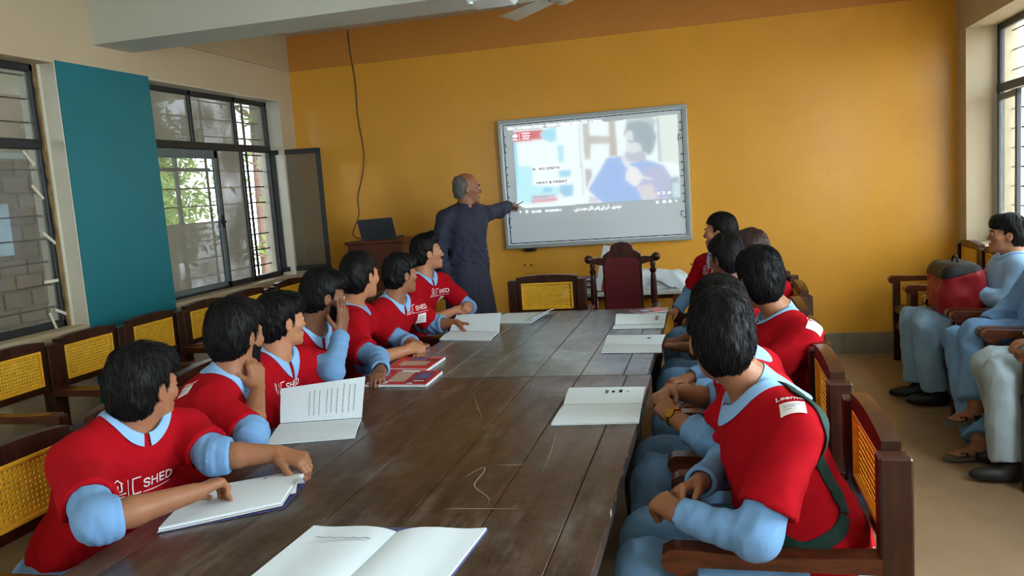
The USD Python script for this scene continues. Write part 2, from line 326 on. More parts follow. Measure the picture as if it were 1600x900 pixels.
def window(name, label, xf, ys, zs, transom, open_cells=(), dusty={}, side=1, lower_ys=None, t=.035):
    """steel window in the plane x = xf. ys: mullion positions; transom: height of the transom bar; lower_ys: mullions below it"""
    w = thing(name, label, 'window'); w.ClearCustomDataByKey('category'); tags(w, kind='structure')
    z0, z1 = zs; ly = lower_ys or ys; T = .045
    obj('frame', cat_(rbox(xf - .02, xf + .02, ys[0], ys[-1], z0, z0 + T), rbox(xf - .02, xf + .02, ys[0], ys[-1], z1 - T, z1),
                      rbox(xf - .02, xf + .02, ys[0], ys[0] + T, z0, z1), rbox(xf - .02, xf + .02, ys[-1] - T, ys[-1], z0, z1)), 'window_steel', w)
    obj('transom', rbox(xf - .024, xf + .024, ys[0], ys[-1], transom, transom + .06), 'window_steel', w)
    for y in ys[1:-1]: obj('mullion', rbox(xf - .02, xf + .02, y - .02, y + .02, transom + .03, z1), 'window_steel', w)
    for y in ly[1:-1]: obj('mullion', rbox(xf - .02, xf + .02, y - .022, y + .022, z0, transom + .03), 'window_steel', w)
    for i in range(len(ys) - 1):
        if ('u', i) not in open_cells: obj('pane', box(xf - .003, xf + .003, ys[i] + .01, ys[i + 1] - .01, transom + .05, z1 - .03), dusty.get(('u', i), 'pane_clear'), w)
    for i in range(len(ly) - 1):
        if ('l', i) not in open_cells: obj('pane', box(xf - .003, xf + .003, ly[i] + .01, ly[i + 1] - .01, z0 + .03, transom + .02), dusty.get(('l', i), 'pane_clear'), w)
    xb = xf - .09 * side
    for z in np.arange(z0 + .12, z1 - .05, .142):
        obj('grille_bar', tube([(xb, ys[0] - .02, z), (xb, ys[-1] + .02, z)], .006, 6), 'bar_iron', w)
    for y in np.arange(ys[0] + .3, ys[-1], .62):
        obj('grille_upright', rbox(xb - .008, xb + .008, y - .012, y + .012, z0, z1), 'bar_iron', w)
    return w


XF = XL - .15
w1 = window('window_1', 'dark steel window at the left edge with strips of masking tape', XF, [2.2, 3.2, 4.2], (WZ0, WZ1), 1.985, dusty={('l', 1): 'pane_dusty', ('l', 0): 'pane_dusty', ('u', 0): 'pane_dusty', ('u', 1): 'pane_dusty'})
for (y, z, ang) in [(4.06, 1.93, -50), (4.09, 1.73, -48), (4.13, 1.45, -40), (4.10, 1.19, 0), (4.15, .99, -25), (4.07, .95, -70)]:
    q = rbox(-.003, .003, -.055, .055, -.009, .009, .001); q.apply_transform(trimesh.transformations.rotation_matrix(math.radians(ang), [1, 0, 0])); q.apply_translation([XF + .026, y, z])
    obj('tape_strip', q, 'tape', w1, label='strip of masking tape')
w2 = window('window_2', 'dark steel three bay window between the teal panel and the orange wall', XF, [5.06, 5.70, 6.31, 6.84], (WZ0, WZ1), 2.03, open_cells={('l', 2), ('l', 0)},
            dusty={('u', 0): 'pane_frosted', ('u', 1): 'pane_frosted', ('u', 2): 'pane_dusty', ('l', 1): 'pane_frosted'}, lower_ys=[5.06, 5.98, 6.36, 6.84])
# pale closed casement of window 2 with a dusty lower and a clear upper pane
xs = XF + .022
obj('casement_frame', cat_(rbox(xs - .014, xs + .014, 5.08, 5.96, 1.96, 2.03), rbox(xs - .014, xs + .014, 5.08, 5.96, .92, .96), rbox(xs - .014, xs + .014, 5.08, 5.12, .92, 2.03), rbox(xs - .014, xs + .014, 5.91, 5.96, .92, 2.03)), 'sash_grey', w2)
obj('pane', box(XF - .002, XF + .002, 5.1, 5.94, .94, 1.46), 'pane_frosted', w2); obj('pane', box(XF - .002, XF + .002, 5.1, 5.94, 1.46, 2.0), 'pane_clear', w2)
obj('casement_bar', cat_(rbox(XF - .06, XF - .03, 5.5, 5.53, .95, 2.0), rbox(XF - .06, XF - .03, 5.1, 5.95, 1.86, 1.89)), 'sash_grey', w2)
obj('latch', cat_(beam_between((xs + .02, 5.93, 1.5), (xs + .1, 5.84, 1.44), .016, .012), beam_between((xs + .02, 5.93, 1.47), (xs + .09, 5.83, 1.40), .014, .01)), 'bar_iron', w2)


def open_sash(w, hinge, tip, z0, z1, matf, matp):
    h, e = np.array([*hinge, 0.0]), np.array([*tip, 0.0]); Z = np.array([0, 0, 1.0]); d = (e - h) / np.linalg.norm(e - h)
    fr = [beam_between(h + Z * (z1 - .022), e + Z * (z1 - .022), .03, .044), beam_between(h + Z * (z0 + .022), e + Z * (z0 + .022), .03, .044),
          beam_between(h + d * .022 + Z * z0, h + d * .022 + Z * z1, .044, .03, up=np.cross(Z, d)), beam_between(e - d * .022 + Z * z0, e - d * .022 + Z * z1, .044, .03, up=np.cross(Z, d))]
    s = obj('open_sash', cat_(*fr), matf, w)
    pn = beam_between(h + Z * (z0 + z1) / 2, e + Z * (z0 + z1) / 2, .005, z1 - z0 - .05, .001)
    obj('sash_pane', pn, matp, s)


open_sash(w2, (XF + .02, 6.82), (-3.50, 6.98), .93, 2.05, 'window_steel', 'pane_dusty')
XRF = XR + .225
w3 = window('window_3', 'bright steel window in the deep recess of the right wall', XRF, [4.4, 5.2, 6.03, 6.86], (WZ0, WZ1), 2.0, open_cells={('l', 2)}, side=-1)
open_sash(w3, (XRF - .02, 6.80), (XR + .155, 6.25), .93, 1.98, 'sash_grey', 'pane_clear')
for nm, x, sd, ya in (('window_4', XF, 1, -1.6), ('window_5', XRF, -1, 1.2), ('window_6', XRF, -1, -1.6)):
    window(nm, 'steel window outside the view', x, [ya, ya + .66, ya + 1.33, ya + 2.0], (WZ0, WZ1), 2.0, side=sd)

# ================================================================ outside the windows
obj('ground', box(-40, 40, -30, 60, -.45, -.14), 'yard_ground', label='pale yard outside the windows', **S)


def building(name, label, x0, x1, y0, y1, h, mat, face, wins):
    b = thing(name, label, 'building', ((x0 + x1) / 2, (y0 + y1) / 2, -.15))
    o = ((x0 + x1) / 2, (y0 + y1) / 2, -.15)
    obj('wall', box(x0, x1, y0, y1, -.15, h), mat, b, off=o)
    obj('parapet', rbox(x0 - .15, x1 + .15, y0 - .15, y1 + .15, h, h + .3, .03), mat, b, off=o)
    for (ya, yb, za, zb) in wins:
        s = -1 if face < 0 else 1; xf = x0 if face < 0 else x1
        fr = cat_(*[rbox(min(xf, xf + s * .06), max(xf, xf + s * .06), *q) for q in ((ya - .08, ya, za - .08, zb + .08), (yb, yb + .08, za - .08, zb + .08), (ya, yb, za - .08, za), (ya, yb, zb, zb + .08), ((ya + yb) / 2 - .03, (ya + yb) / 2 + .03, za, zb))])
        wd = obj('window_frame', fr, 'sash_grey', b, off=o)
        obj('window_pane', box(min(xf, xf + s * .01), max(xf, xf + s * .01), ya, yb, za, zb), 'far_pane', wd, off=o)
    return b


vr = thing('verandah', 'shaded verandah with a brick back wall outside the left windows', 'verandah', (-5.4, 1.5, -.15)); vo = (-5.4, 1.5, -.15)
obj('roof_slab', rbox(-6.9, -4.08, -6.0, 8.6, 2.86, 3.02, .02), 'beam_white', vr, off=vo)
obj('brick_wall', box(-6.9, -6.62, -6.0, 8.0, -.15, 2.12), 'dull_brick', vr, off=vo)
for k, zz in enumerate(np.arange(.1, 2.05, .16)):
    for yy in np.arange(5.0, 7.5, .33): obj('brick', rbox(-6.63, -6.602, yy + (.165 if k % 2 else 0), yy + .31 + (.165 if k % 2 else 0), zz, zz + .14, .004), 'dull_brick', vr, off=vo, smooth=False)
for yy in (3.4, 8.3): obj('pillar', rbox(-6.9, -6.6, yy - .15, yy + .15, -.15, 2.87, .02), 'white_render', vr, off=vo)
obj('notice_board', rbox(-6.63, -6.58, 6.05, 6.5, 1.25, 1.75, .01), 'kameez_sky', vr, off=vo)
building('school_block', 'dull brick building outside the near left window', -14, -9.0, 4.0, 11.2, 4.2, 'dull_brick', 1, [(6.2, 7.0, 1.0, 2.3), (8.6, 9.5, 1.0, 2.4), (10.0, 10.6, 1.0, 2.3)])
building('white_block', 'white rendered building outside the far left window', -16, -10.5, 12.2, 24.0, 6.0, 'white_render', 1, [(19.5, 20.6, 1.2, 2.6)])
building('pink_block', 'pale pink building outside the right window', 7.5, 13, 9.0, 32.0, 6.5, 'pink_render', -1, [(12.0, 13.4, 1.0, 2.4), (16.0, 17.4, 1.0, 2.4), (20.0, 21.4, 1.0, 2.4)])


def tree(x, y, h, seed, nl, label, spread=1.0, crown0=.45):
    r = np.random.default_rng(seed); t = thing('tree', label, 'tree', (x, y, -.14)); ms, tips = [], []
    top = np.array([r.normal(0, .15), r.normal(0, .15), h])
    ms.append(tube(spline([(0, 0, -.1), (r.normal(0, .06), r.normal(0, .06), h * .4), top], 14), np.linspace(.075, .02, 14), 7))
    for k in range(16):
        f = r.uniform(.22, .95); p = top * f; a = r.uniform(0, 6.28); L = spread * r.uniform(.4, 1.0) * (1.1 - .5 * f)
        e = p + np.array([math.cos(a) * L, math.sin(a) * L, r.uniform(-.1, .5) * L]); mid = (p + e) / 2 + r.normal(0, .06, 3)
        ms.append(tube(spline([p, mid, e], 8), np.linspace(.022, .006, 8), 5)); tips += [(p * (1 - s) + e * s) for s in (.4, .7, 1.0)]
    obj('trunk', cat_(*ms), 'bark', t)
    tips = np.array(tips); c = tips[r.integers(0, len(tips), nl)] + r.normal(0, .22 * spread, (nl, 3)); c = c[c[:, 2] > h * .2]; n = len(c)
    d = r.normal(size=(n, 3)); d /= np.linalg.norm(d, axis=1)[:, None]; s = np.cross(d, r.normal(size=(n, 3))); s /= np.linalg.norm(s, axis=1)[:, None]
    L = r.uniform(.05, .1, n)[:, None]; v = np.stack([c - d * L, c + s * L * .35, c + d * L, c - s * L * .35], 1).reshape(-1, 3); i = np.arange(n)[:, None] * 4
    obj('leaves', (v, np.vstack([i + [0, 1, 2], i + [0, 2, 3]])), 'leaf', t, smooth=False, kind='stuff')


tree(-6.3, 10.5, 3.8, 3, 220, 'thin tree with a pale trunk just outside the far left window', .6)
tree(-8.7, 11.6, 4.4, 4, 5000, 'leafy tree in front of the white building outside the left', 1.0)
tree(-7.9, 9.9, 4.2, 8, 3500, 'leafy tree beside the brick building outside the left', .9)
tree(5.6, 24.0, 5.0, 5, 5000, 'leafy tree outside the right window', 1.3)

# ================================================================ whiteboard with the projected picture
YB = D - .05
BX0, BX1, BZ0, BZ1 = -1.805, -.18, 1.015, 2.145
bd = thing('whiteboard', 'large interactive whiteboard on the orange wall showing a projected video', 'whiteboard', (-.99, YB, BZ0)); bo = (-.99, YB, BZ0)
obj('backing', rbox(BX0 + .01, BX1 - .01, YB + .004, D, BZ0 + .01, BZ1 - .01), 'aluminium', bd, off=bo)
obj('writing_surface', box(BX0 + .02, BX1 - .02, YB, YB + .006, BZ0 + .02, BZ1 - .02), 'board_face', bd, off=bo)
for nm, q in (('frame_rail', (BX0, BX1, BZ0, BZ0 + .035)), ('frame_rail', (BX0, BX1, BZ1 - .03, BZ1)), ('frame_stile', (BX0, BX0 + .032, BZ0 + .035, BZ1 - .03)), ('frame_stile', (BX1 - .032, BX1, BZ0 + .035, BZ1 - .03))):
    obj(nm, rbox(q[0], q[1], YB - .02, D, q[2], q[3], .005), 'aluminium', bd, off=bo)
i0, i1, j0, j1 = BX0 + .042, BX1 - .042, BZ0 + .045, BZ1 - .04
obj('dark_border', cat_(box(i0, i1, YB - .003, YB, j0, j0 + .006), box(i0, i1, YB - .003, YB, j1 - .006, j1), box(i0, i0 + .006, YB - .003, YB, j0, j1), box(i1 - .006, i1, YB - .003, YB, j0, j1)), 'black_plastic', bd, off=bo)
obj('pen_tray_clip', rbox(-1.64, -1.54, YB - .02, D - .005, BZ0 - .03, BZ0 - .001), 'black_plastic', bd, off=bo)
for x, z in ((-1.749, 1.914), (-1.746, 1.566), (-1.755, 1.284), (-.252, 1.893), (-.246, 1.553), (-.254, 1.258)):
    s = 1 if x < -1 else -1
    obj('icon_mark', cat_(box(x - .012, x + .014, YB - .002, YB, z, z + .005), box(x - .012 if s > 0 else x - .012, x - .007, YB - .002, YB, z - (.045 if abs(z - 1.56) > .05 else 0), z + .005)), 'black_plastic', bd, off=bo)
for x in (-1.752, -.236):
    for k in range(13):
        if k % 4 != 1: obj('icon_smudge', rbox(x - .012, x + .009, YB - .0015, YB, 1.2 + k * .066, 1.2 + k * .066 + .016, .001), 'smudge', bd, off=bo)
PICT = [((238,252,252),[(-1.675,2.052),(-0.838,2.058),(-0.257,2.068),(-0.265,1.661),(-0.26,1.372),(-0.581,1.374),(-0.932,1.372),(-1.614,1.366),(-1.681,1.409),(-1.676,1.797)]),((150,215,240),[(-1.677,1.953),(-1.648,1.945),(-1.648,1.458),(-1.681,1.415)]),((185,240,248),[(-1.645,1.744),(-1.519,1.729),(-1.525,1.562),(-1.292,1.535),(-1.297,1.468),(-1.595,1.398),(-1.677,1.46)]),((160,222,240),[(-1.419,2.03),(-1.293,2.047),(-1.289,1.937),(-1.346,1.923),(-1.418,1.959)]),((175,228,244),[(-1.286,1.893),(-1.233,1.889),(-1.236,1.746),(-1.284,1.75)]),((148,212,238),[(-1.289,1.673),(-1.182,1.671),(-1.191,1.616),(-1.287,1.615)]),((148,203,233),[(-1.292,1.549),(-1.167,1.545),(-1.179,1.449),(-1.264,1.447),(-1.268,1.472),(-1.293,1.476)]),((138,208,238),[(-1.429,1.539),(-1.367,1.534),(-1.355,1.497),(-1.441,1.495)]),((248,250,250),[(-1.514,1.723),(-1.269,1.727),(-1.271,1.688),(-1.517,1.684)]),((248,250,250),[(-1.522,1.607),(-1.208,1.612),(-1.211,1.568),(-1.525,1.562)]),((196,110,130),[(-1.543,1.468),(-1.331,1.468),(-1.329,1.457),(-1.545,1.451)]),((222,150,170),[(-1.551,1.44),(-1.315,1.447),(-1.312,1.416),(-1.55,1.409)]),((150,150,150),[(-1.09,2.051),(-1.086,2.051),(-1.083,1.454),(-1.089,1.454)]),((190,188,180),[(-1.058,2.056),(-1.003,2.054),(-1.003,1.951),(-0.845,1.933),(-0.848,1.874),(-0.996,1.88),(-1.007,1.756),(-1.054,1.749)]),((186,178,170),[(-0.832,2.055),(-0.781,2.056),(-0.772,1.765),(-0.838,1.759)]),((194,190,184),[(-0.899,1.937),(-0.834,1.932),(-0.832,1.872),(-0.903,1.873)]),((182,176,186),[(-1.059,1.672),(-1.003,1.668),(-1.001,1.613),(-1.058,1.496)]),((186,200,200),[(-0.683,2.058),(-0.637,2.059),(-0.471,2.061),(-0.436,2.031),(-0.469,1.89),(-0.653,1.959),(-0.689,1.989)]),((222,236,226),[(-0.413,2.066),(-0.257,2.068),(-0.265,1.661),(-0.405,1.683)]),((170,195,200),[(-0.432,2.057),(-0.413,2.058),(-0.405,1.683),(-0.431,1.69)]),((150,185,235),[(-0.866,1.75),(-0.745,1.757),(-0.689,1.691),(-0.524,1.708),(-0.393,1.655),(-0.336,1.56),(-0.339,1.382),(-0.495,1.366),(-0.921,1.371),(-1.042,1.49),(-0.951,1.621)]),((178,186,215),[(-0.562,1.646),(-0.395,1.655),(-0.336,1.56),(-0.339,1.382),(-0.484,1.37),(-0.598,1.47)]),((160,178,184),[(-0.337,1.544),(-0.273,1.555),(-0.26,1.372),(-0.361,1.373)]),((195,222,228),[(-0.325,1.505),(-0.259,1.501),(-0.262,1.377),(-0.328,1.382)]),((215,210,225),[(-1.034,1.44),(-0.963,1.413),(-0.96,1.374),(-1.043,1.379)]),((222,228,230),[(-0.674,1.967),(-0.637,1.958),(-0.625,1.871),(-0.578,1.846),(-0.554,1.791),(-0.53,1.746),(-0.537,1.703),(-0.694,1.71),(-0.747,1.736),(-0.711,1.782),(-0.699,1.813),(-0.703,1.835),(-0.685,1.866),(-0.689,1.893),(-0.704,1.926)]),((186,192,204),[(-0.7,1.791),(-0.636,1.776),(-0.56,1.791),(-0.53,1.74),(-0.537,1.698),(-0.683,1.704),(-0.713,1.755)]),((150,172,180),[(-0.709,1.921),(-0.711,1.948),(-0.689,1.995),(-0.676,2.031),(-0.639,2.033),(-0.59,2.042),(-0.516,2.022),(-0.474,1.997),(-0.451,1.942),(-0.437,1.893),(-0.449,1.857),(-0.457,1.815),(-0.486,1.753),(-0.514,1.747),(-0.56,1.791),(-0.578,1.846),(-0.631,1.872),(-0.637,1.958),(-0.674,1.967),(-0.698,1.936)]),((130,170,185),[(-0.689,1.89),(-0.625,1.874),(-0.632,1.859),(-0.685,1.871)]),((214,212,214),[(-0.618,1.499),(-0.488,1.501),(-0.461,1.401),(-0.414,1.377),(-0.581,1.374),(-0.62,1.466)]),((234,237,238),[(-0.747,1.725),(-0.725,1.723),(-0.653,1.664),(-0.605,1.644),(-0.571,1.577),(-0.481,1.549),(-0.486,1.538),(-0.572,1.555),(-0.618,1.493),(-0.651,1.496),(-0.718,1.555),(-0.71,1.614),(-0.692,1.645)]),((205,82,92),[(-1.676,2.036),(-1.424,2.036),(-1.407,2.035),(-1.432,1.998),(-1.415,1.956),(-1.682,1.953)])]
px0, px1, pz0, pz1 = -1.74, -.255, 1.355, 2.10
NX, NZ = 300, 150
gx, gz = np.meshgrid(np.linspace(px0, px1, NX), np.linspace(pz0, pz1, NZ), indexing='ij')
pts = np.c_[gx.ravel(), gz.ravel()]
import shapely
img = np.zeros((NX, NZ, 3)); cov = None
for c, poly in PICT:
    P = Polygon(poly).buffer(0); msk = shapely.contains_xy(P, pts[:, 0], pts[:, 1]).reshape(NX, NZ)
    if cov is None: cov = msk
    img[msk] = srgb(*c)
base = img.copy(); w = cov.astype(float)
gb = lambda a: .55 * gaussian_filter(a, 1.0) + .45 * gaussian_filter(a, 4.0)
sm = .10 + .88 * np.stack([gb(base[..., k] * w) for k in range(3)], -1) / np.maximum(gb(w), 1e-3)[..., None]
idx = np.arange(NX * NZ).reshape(NX, NZ); cm = cov[:-1, :-1] & cov[1:, :-1] & cov[1:, 1:] & cov[:-1, 1:]
q = np.stack([idx[:-1, :-1], idx[1:, :-1], idx[1:, 1:], idx[:-1, 1:]], -1)[cm]
uq, inv = np.unique(q, return_inverse=True); inv = inv.reshape(q.shape)
pv = np.c_[gx.ravel(), np.full(NX * NZ, YB - .004), gz.ravel()][uq] - np.array(bo)
pm = obj('projected_picture', (pv, np.vstack([inv[:, [0, 1, 2]], inv[:, [0, 2, 3]]])), 'projected', bd, smooth=False, label='projected video of a man in a blue shirt pointing sideways')
UsdGeom.PrimvarsAPI(UsdGeom.Mesh(pm)).CreatePrimvar('picture', Sdf.ValueTypeNames.Color3fArray, 'vertex').Set(Vt.Vec3fArray.FromNumpy(sm.reshape(-1, 3)[uq].astype(np.float32)))


def font_text(text, height, font='Inter.woff2', depth=.0015):
    """lettering from one of the renderer's fonts, as meshkit.text_mesh"""
    from PIL import Image, ImageDraw, ImageFont
    from shapely import affinity, union_all
    f = ImageFont.truetype(glob.glob('/opt/blender-*/*/datafiles/fonts/' + font)[0], 96); x0, y0, x1, y1 = f.getbbox(text, anchor='ls')
    im = Image.new('L', (x1 - x0 + 8, y1 - y0 + 8)); ImageDraw.Draw(im).text((4 - x0, 4 - y0), text, 255, f, anchor='ls', stroke_width=2)
    on = np.pad(np.asarray(im) > 127, ((0, 0), (1, 1))).astype(np.int8); rows, st = np.nonzero(np.diff(on, axis=1) == 1); en = np.nonzero(np.diff(on, axis=1) == -1)[1]
    sh = union_all([sbox(a, -r - 1, b, -r) for a, r, b in zip(st, rows, en)]).buffer(.6).buffer(-.6).simplify(.9); s = height / 70.
    sh = affinity.affine_transform(sh, [s, 0, 0, s, -4 * s, (4 - y0) * s])
    return trimesh.util.concatenate([trimesh.creation.extrude_polygon(g, depth, engine='earcut') for g in getattr(sh, 'geoms', [sh]) if g.area > 1e-9])


def on_board(m, x, z, width=None, tilt=0.0):
    v = m.vertices.copy()
    if width: v[:, 0] *= width / (v[:, 0].max() - v[:, 0].min())
    v[:, 0] -= v[:, 0].min()
    return (np.c_[x + v[:, 0] - bo[0], YB - .006 - v[:, 2] - bo[1], z + v[:, 1] - bo[2]], m.faces)


def board_text(text, x, z, h, width=None, mat='projected_white'):
    obj('screen_text', on_board(meshkit.text_mesh(text, h, .0015, bold=True), x, z, width), mat, bd, smooth=False)


board_text('Video 2: Key Business Concepts - Enterprise Challenge Pakistan 2025-26 Season...', -1.722, 2.058, .026, .845)
board_text('Enterprise', -1.592, 2.012, .014, .068); board_text('Challenge', -1.592, 1.99, .014, .068); board_text('Pakistan', -1.592, 1.968, .014, .06)
# ribbon emblem: three plumes over a band
em = cat_(*[trimesh.creation.extrude_polygon(p, .0015, engine='earcut') for p in (Point(0, .028).buffer(.010), Point(-.015, .016).buffer(.0095), Point(.015, .016).buffer(.0095), Point(0, .012).buffer(.012), sbox(-.022, -.018, .022, -.009), sbox(.038, -.02, .0405, .036))])
v = em.vertices; obj('screen_emblem', (np.c_[-1.655 + v[:, 0] - bo[0], YB - .006 - v[:, 2] - bo[1], 1.985 + v[:, 1] - bo[2]], em.faces), 'projected_white', bd, smooth=False, label='white plume emblem on the red ribbon')
board_text('K  AC ENTS', -1.515, 1.694, .017, .235, 'projected_dark'); board_text('HEAT & HEBAT', -1.49, 1.573, .018, .27, 'projected_dark')
board_text('0:08 / 10:08', -1.553, 1.325, .018, .085); board_text('Introduction 1', -1.431, 1.327, .018, .148)
shp = [Polygon([(-1.66, 1.330), (-1.66, 1.350), (-1.643, 1.340)]), Point(-1.596, 1.338).buffer(.013), Point(-.458, 1.347).buffer(.011), sbox(-.413, 1.339, -.385, 1.357), Point(-.351, 1.348).buffer(.012), sbox(-.31, 1.352, -.298, 1.357), sbox(-.302, 1.340, -.290, 1.345),
       Polygon([(-.458, 1.412), (-.43, 1.412), (-.438, 1.434), (-.449, 1.434)]).difference(Point(-.444, 1.42).buffer(.005)), Polygon([(-.415, 1.434), (-.387, 1.434), (-.395, 1.412), (-.407, 1.412)]).difference(Point(-.401, 1.426).buffer(.005)), Polygon([(-.37, 1.414), (-.352, 1.41), (-.336, 1.424), (-.352, 1.436)]), sbox(-.308, 1.418, -.292, 1.422)]
for g in shp:
    m = trimesh.creation.extrude_polygon(g, .0015, engine='earcut'); v = m.vertices
    obj('screen_icon', (np.c_[v[:, 0] - bo[0], YB - .006 - v[:, 2] - bo[1], v[:, 1] - bo[2]], m.faces), 'projected_white', bd, smooth=False)
# the subtitle, in presentation forms laid out from right to left
urdu = '\uFEA9\uFEED\uFEB3\uFEAE\uFBFC \u060C \uFE81\uFB56 \uFB90\uFBAF \uFB58\uFE8E\uFEB1 \uFEFB\uFE8B\uFEE6 \uFEA9\uFEED\uFEB3\uFE96 \uFBA8\uFBAF \u06D4'
obj('screen_text', on_board(font_text(urdu[::-1], .028, 'NotoSansArabic-VariableFont_wdth,wght.woff2'), -1.185, 1.322, .42), 'projected_white', bd, smooth=False, label='white subtitle line')

# nail holes in the orange wall
for k, (x, z) in enumerate([(-1.66, .86), (-1.6, .86), (-.2, .80), (-.12, .80)]):
    obj('nail_hole', lathe([(0, 0), (.008, 0), (.008, .004), (0, .004)], 8, (0, 0, 0)).apply_transform(trimesh.transformations.rotation_matrix(math.pi / 2, [1, 0, 0])).apply_translation([x, D - .0005, z]), 'black_plastic', label=['outer nail hole below the lower left corner of the whiteboard', 'inner nail hole below the lower left corner of the whiteboard', 'inner nail hole below the lower right corner of the whiteboard', 'outer nail hole below the lower right corner of the whiteboard'][k], cat='nail hole', group='nail holes in the orange wall')
# cable from the ceiling to the lectern
obj('cable', tube(spline([(-3.15, D - .02, 3.08), (-3.15, D - .012, 2.85), (-3.13, D - .012, 2.6), (-3.135, D - .012, 2.3), (-3.11, D - .012, 2.0), (-3.16, D - .012, 1.72), (-3.21, D - .02, 1.55), (-3.18, 7.0, 1.42), (-3.2, 6.9, 1.28), (-3.12, 6.75, 1.215), (-3.03, 6.70, 1.2)], 90), .0045, 6), 'black_plastic', label='thin black cable hanging down the orange wall to the lectern', cat='cable')

# ================================================================ projector and fan at the ceiling
pj = thing('projector', 'white ceiling projector cut off by the top of the photo', 'projector', (-1.06, 4.18, 2.49)); po = (-1.06, 4.18, 2.49)
obj('body', rbox(-1.19, -.93, 4.05, 4.31, 2.497, 2.6, .03), 'projector_white', pj, off=po)
obj('lens', lathe([(0, 0), (.035, 0), (.035, .04), (.028, .045), (0, .04)], 20).apply_transform(trimesh.transformations.rotation_matrix(-math.pi / 2, [1, 0, 0])).apply_translation([-1.0, 4.3, 2.54]), 'black_plastic', pj, off=po)
obj('mount_pole', tube([(-1.06, 4.18, 2.59), (-1.06, 4.18, CEIL)], .02, 10), 'projector_white', pj, off=po)
for x in (-1.15, -.97): obj('foot', lathe([(0, 0), (.014, 0), (.016, .012), (0, .012)], 10, (x, 4.1, 2.487)), 'projector_white', pj, off=po)
obj('cable', tube(spline([(-1.475, 4.55, 2.568 + .08), (-1.46, 4.552, 2.67), (-1.40, 4.552, 2.72), (-1.30, 4.5, 2.78), (-1.15, 4.3, 2.74), (-1.08, 4.2, 2.7)], 40), .006, 6), 'black_plastic', label='short black cable crossing the pale beam to the projector', cat='cable')
fn = thing('ceiling_fan', 'cream ceiling fan with a green banded hub at the top edge', 'ceiling fan', (-.92, 5.56, 2.75)); fo = (-.92, 5.56, 2.75)
obj('motor', lathe([(0, 0), (.03, -.004), (.05, .01), (.085, .02), (.1, .045), (.1, .075), (.07, .1), (.03, .12), (0, .12)], 28, fo), 'fan_metal', fn, off=fo)
obj('hub_band', lathe([(.088, .022), (.103, .045), (.103, .05), (.088, .028)], 28, fo), 'fan_green', fn, off=fo)
obj('down_rod', tube([(-.92, 5.56, 2.86), (-.92, 5.56, CEIL)], .012, 10), 'fan_metal', fn, off=fo)
obj('canopy', lathe([(0, 0), (.05, .02), (.06, .06), (0, .06)], 20, (-.92, 5.56, CEIL - .06)), 'fan_metal', fn, off=fo)
for a in (142, 262, 22):
    ca, sa = math.cos(math.radians(a)), math.sin(math.radians(a)); T = np.eye(4); T[:3, 0], T[:3, 1], T[:3, 3] = (ca, sa, 0), (-sa, ca, 0), (-.92, 5.56, 2.80)
    P = np.array([[[.09 + .5 * u, (.05 + .03 * u) * (2 * v - 1), .012 * (2 * v - 1) - .03 * u] for v in np.linspace(0, 1, 5)] for u in np.linspace(0, 1, 6)])
    obj('blade', sheet(P, np.array([0, 0, .004])).apply_transform(T), 'fan_metal', fn, off=fo)

# ================================================================ conference tables
TZ = .76


def table(name, label, x0, x1, y0, y1, mats, seed):
    r = np.random.default_rng(seed); o = ((x0 + x1) / 2, (y0 + y1) / 2, 0); t = thing(name, label, 'table', o)
    e = np.r_[x0 + .09, x0 + .09 + np.cumsum([.205, .19, .21, .2])]; e = np.r_[x0, e[:-1] if e[-1] > x1 - .12 else e, x1 - .10, x1]
    for a, b in zip(e[:-1], e[1:]):
        m = rbox(a + .0008, b - .0008, y0 + r.uniform(0, .006), y1 - r.uniform(0, .006), TZ - .036, TZ - r.uniform(0, .0012), .0025)
        obj('plank', m, mats[r.integers(0, len(mats))], t, off=o)
    ap = .03
    for q in ((x0 + ap, x0 + ap + .025, y0 + ap, y1 - ap), (x1 - ap - .025, x1 - ap, y0 + ap, y1 - ap), (x0 + ap, x1 - ap, y0 + ap, y0 + ap + .025), (x0 + ap, x1 - ap, y1 - ap - .025, y1 - ap)):
        obj('apron', rbox(*q, .63, TZ - .037, .003), 'table_edge', t, off=o)
    for x in (x0 + .09, x1 - .09):
        for y in (y0 + .1, y1 - .1):
            obj('leg', cat_(rbox(x - .04, x + .04, y - .04, y + .04, .45, TZ - .037, .006), lathe([(0, 0), (.025, 0), (.032, .05), (.024, .1), (.034, .3), (.03, .4), (.036, .45), (0, .45)], 16, (x, y, 0))), 'table_edge', t, off=o)
    return t, o


tb, to = table('conference_table', 'dark brown worn plank table nearest the camera', -1.46, -.268, 1.22, 3.268, ['table_wood', 'table_wood', 'table_wood_red'], 3)
tb2, to2 = table('conference_table', 'worn plank table at the far end below the whiteboard, glare greyed into it', -1.46, -.285, 3.272, 5.02, ['table_wood_grey'], 5)


def scratch(pts, wd, t, o):
    p = spline([(x, y, TZ + .0004) for x, y in pts], 30); d = np.gradient(p, axis=0); d /= np.linalg.norm(d, axis=1)[:, None]; s = np.cross(d, [0, 0, 1.0]) * wd * np.sin(np.linspace(.15, 3.0, 30))[:, None]
    obj('scratch', sheet(np.stack([p - s, p + s], 1), np.array([0, 0, -.0006])), 'scratch', t, off=o)


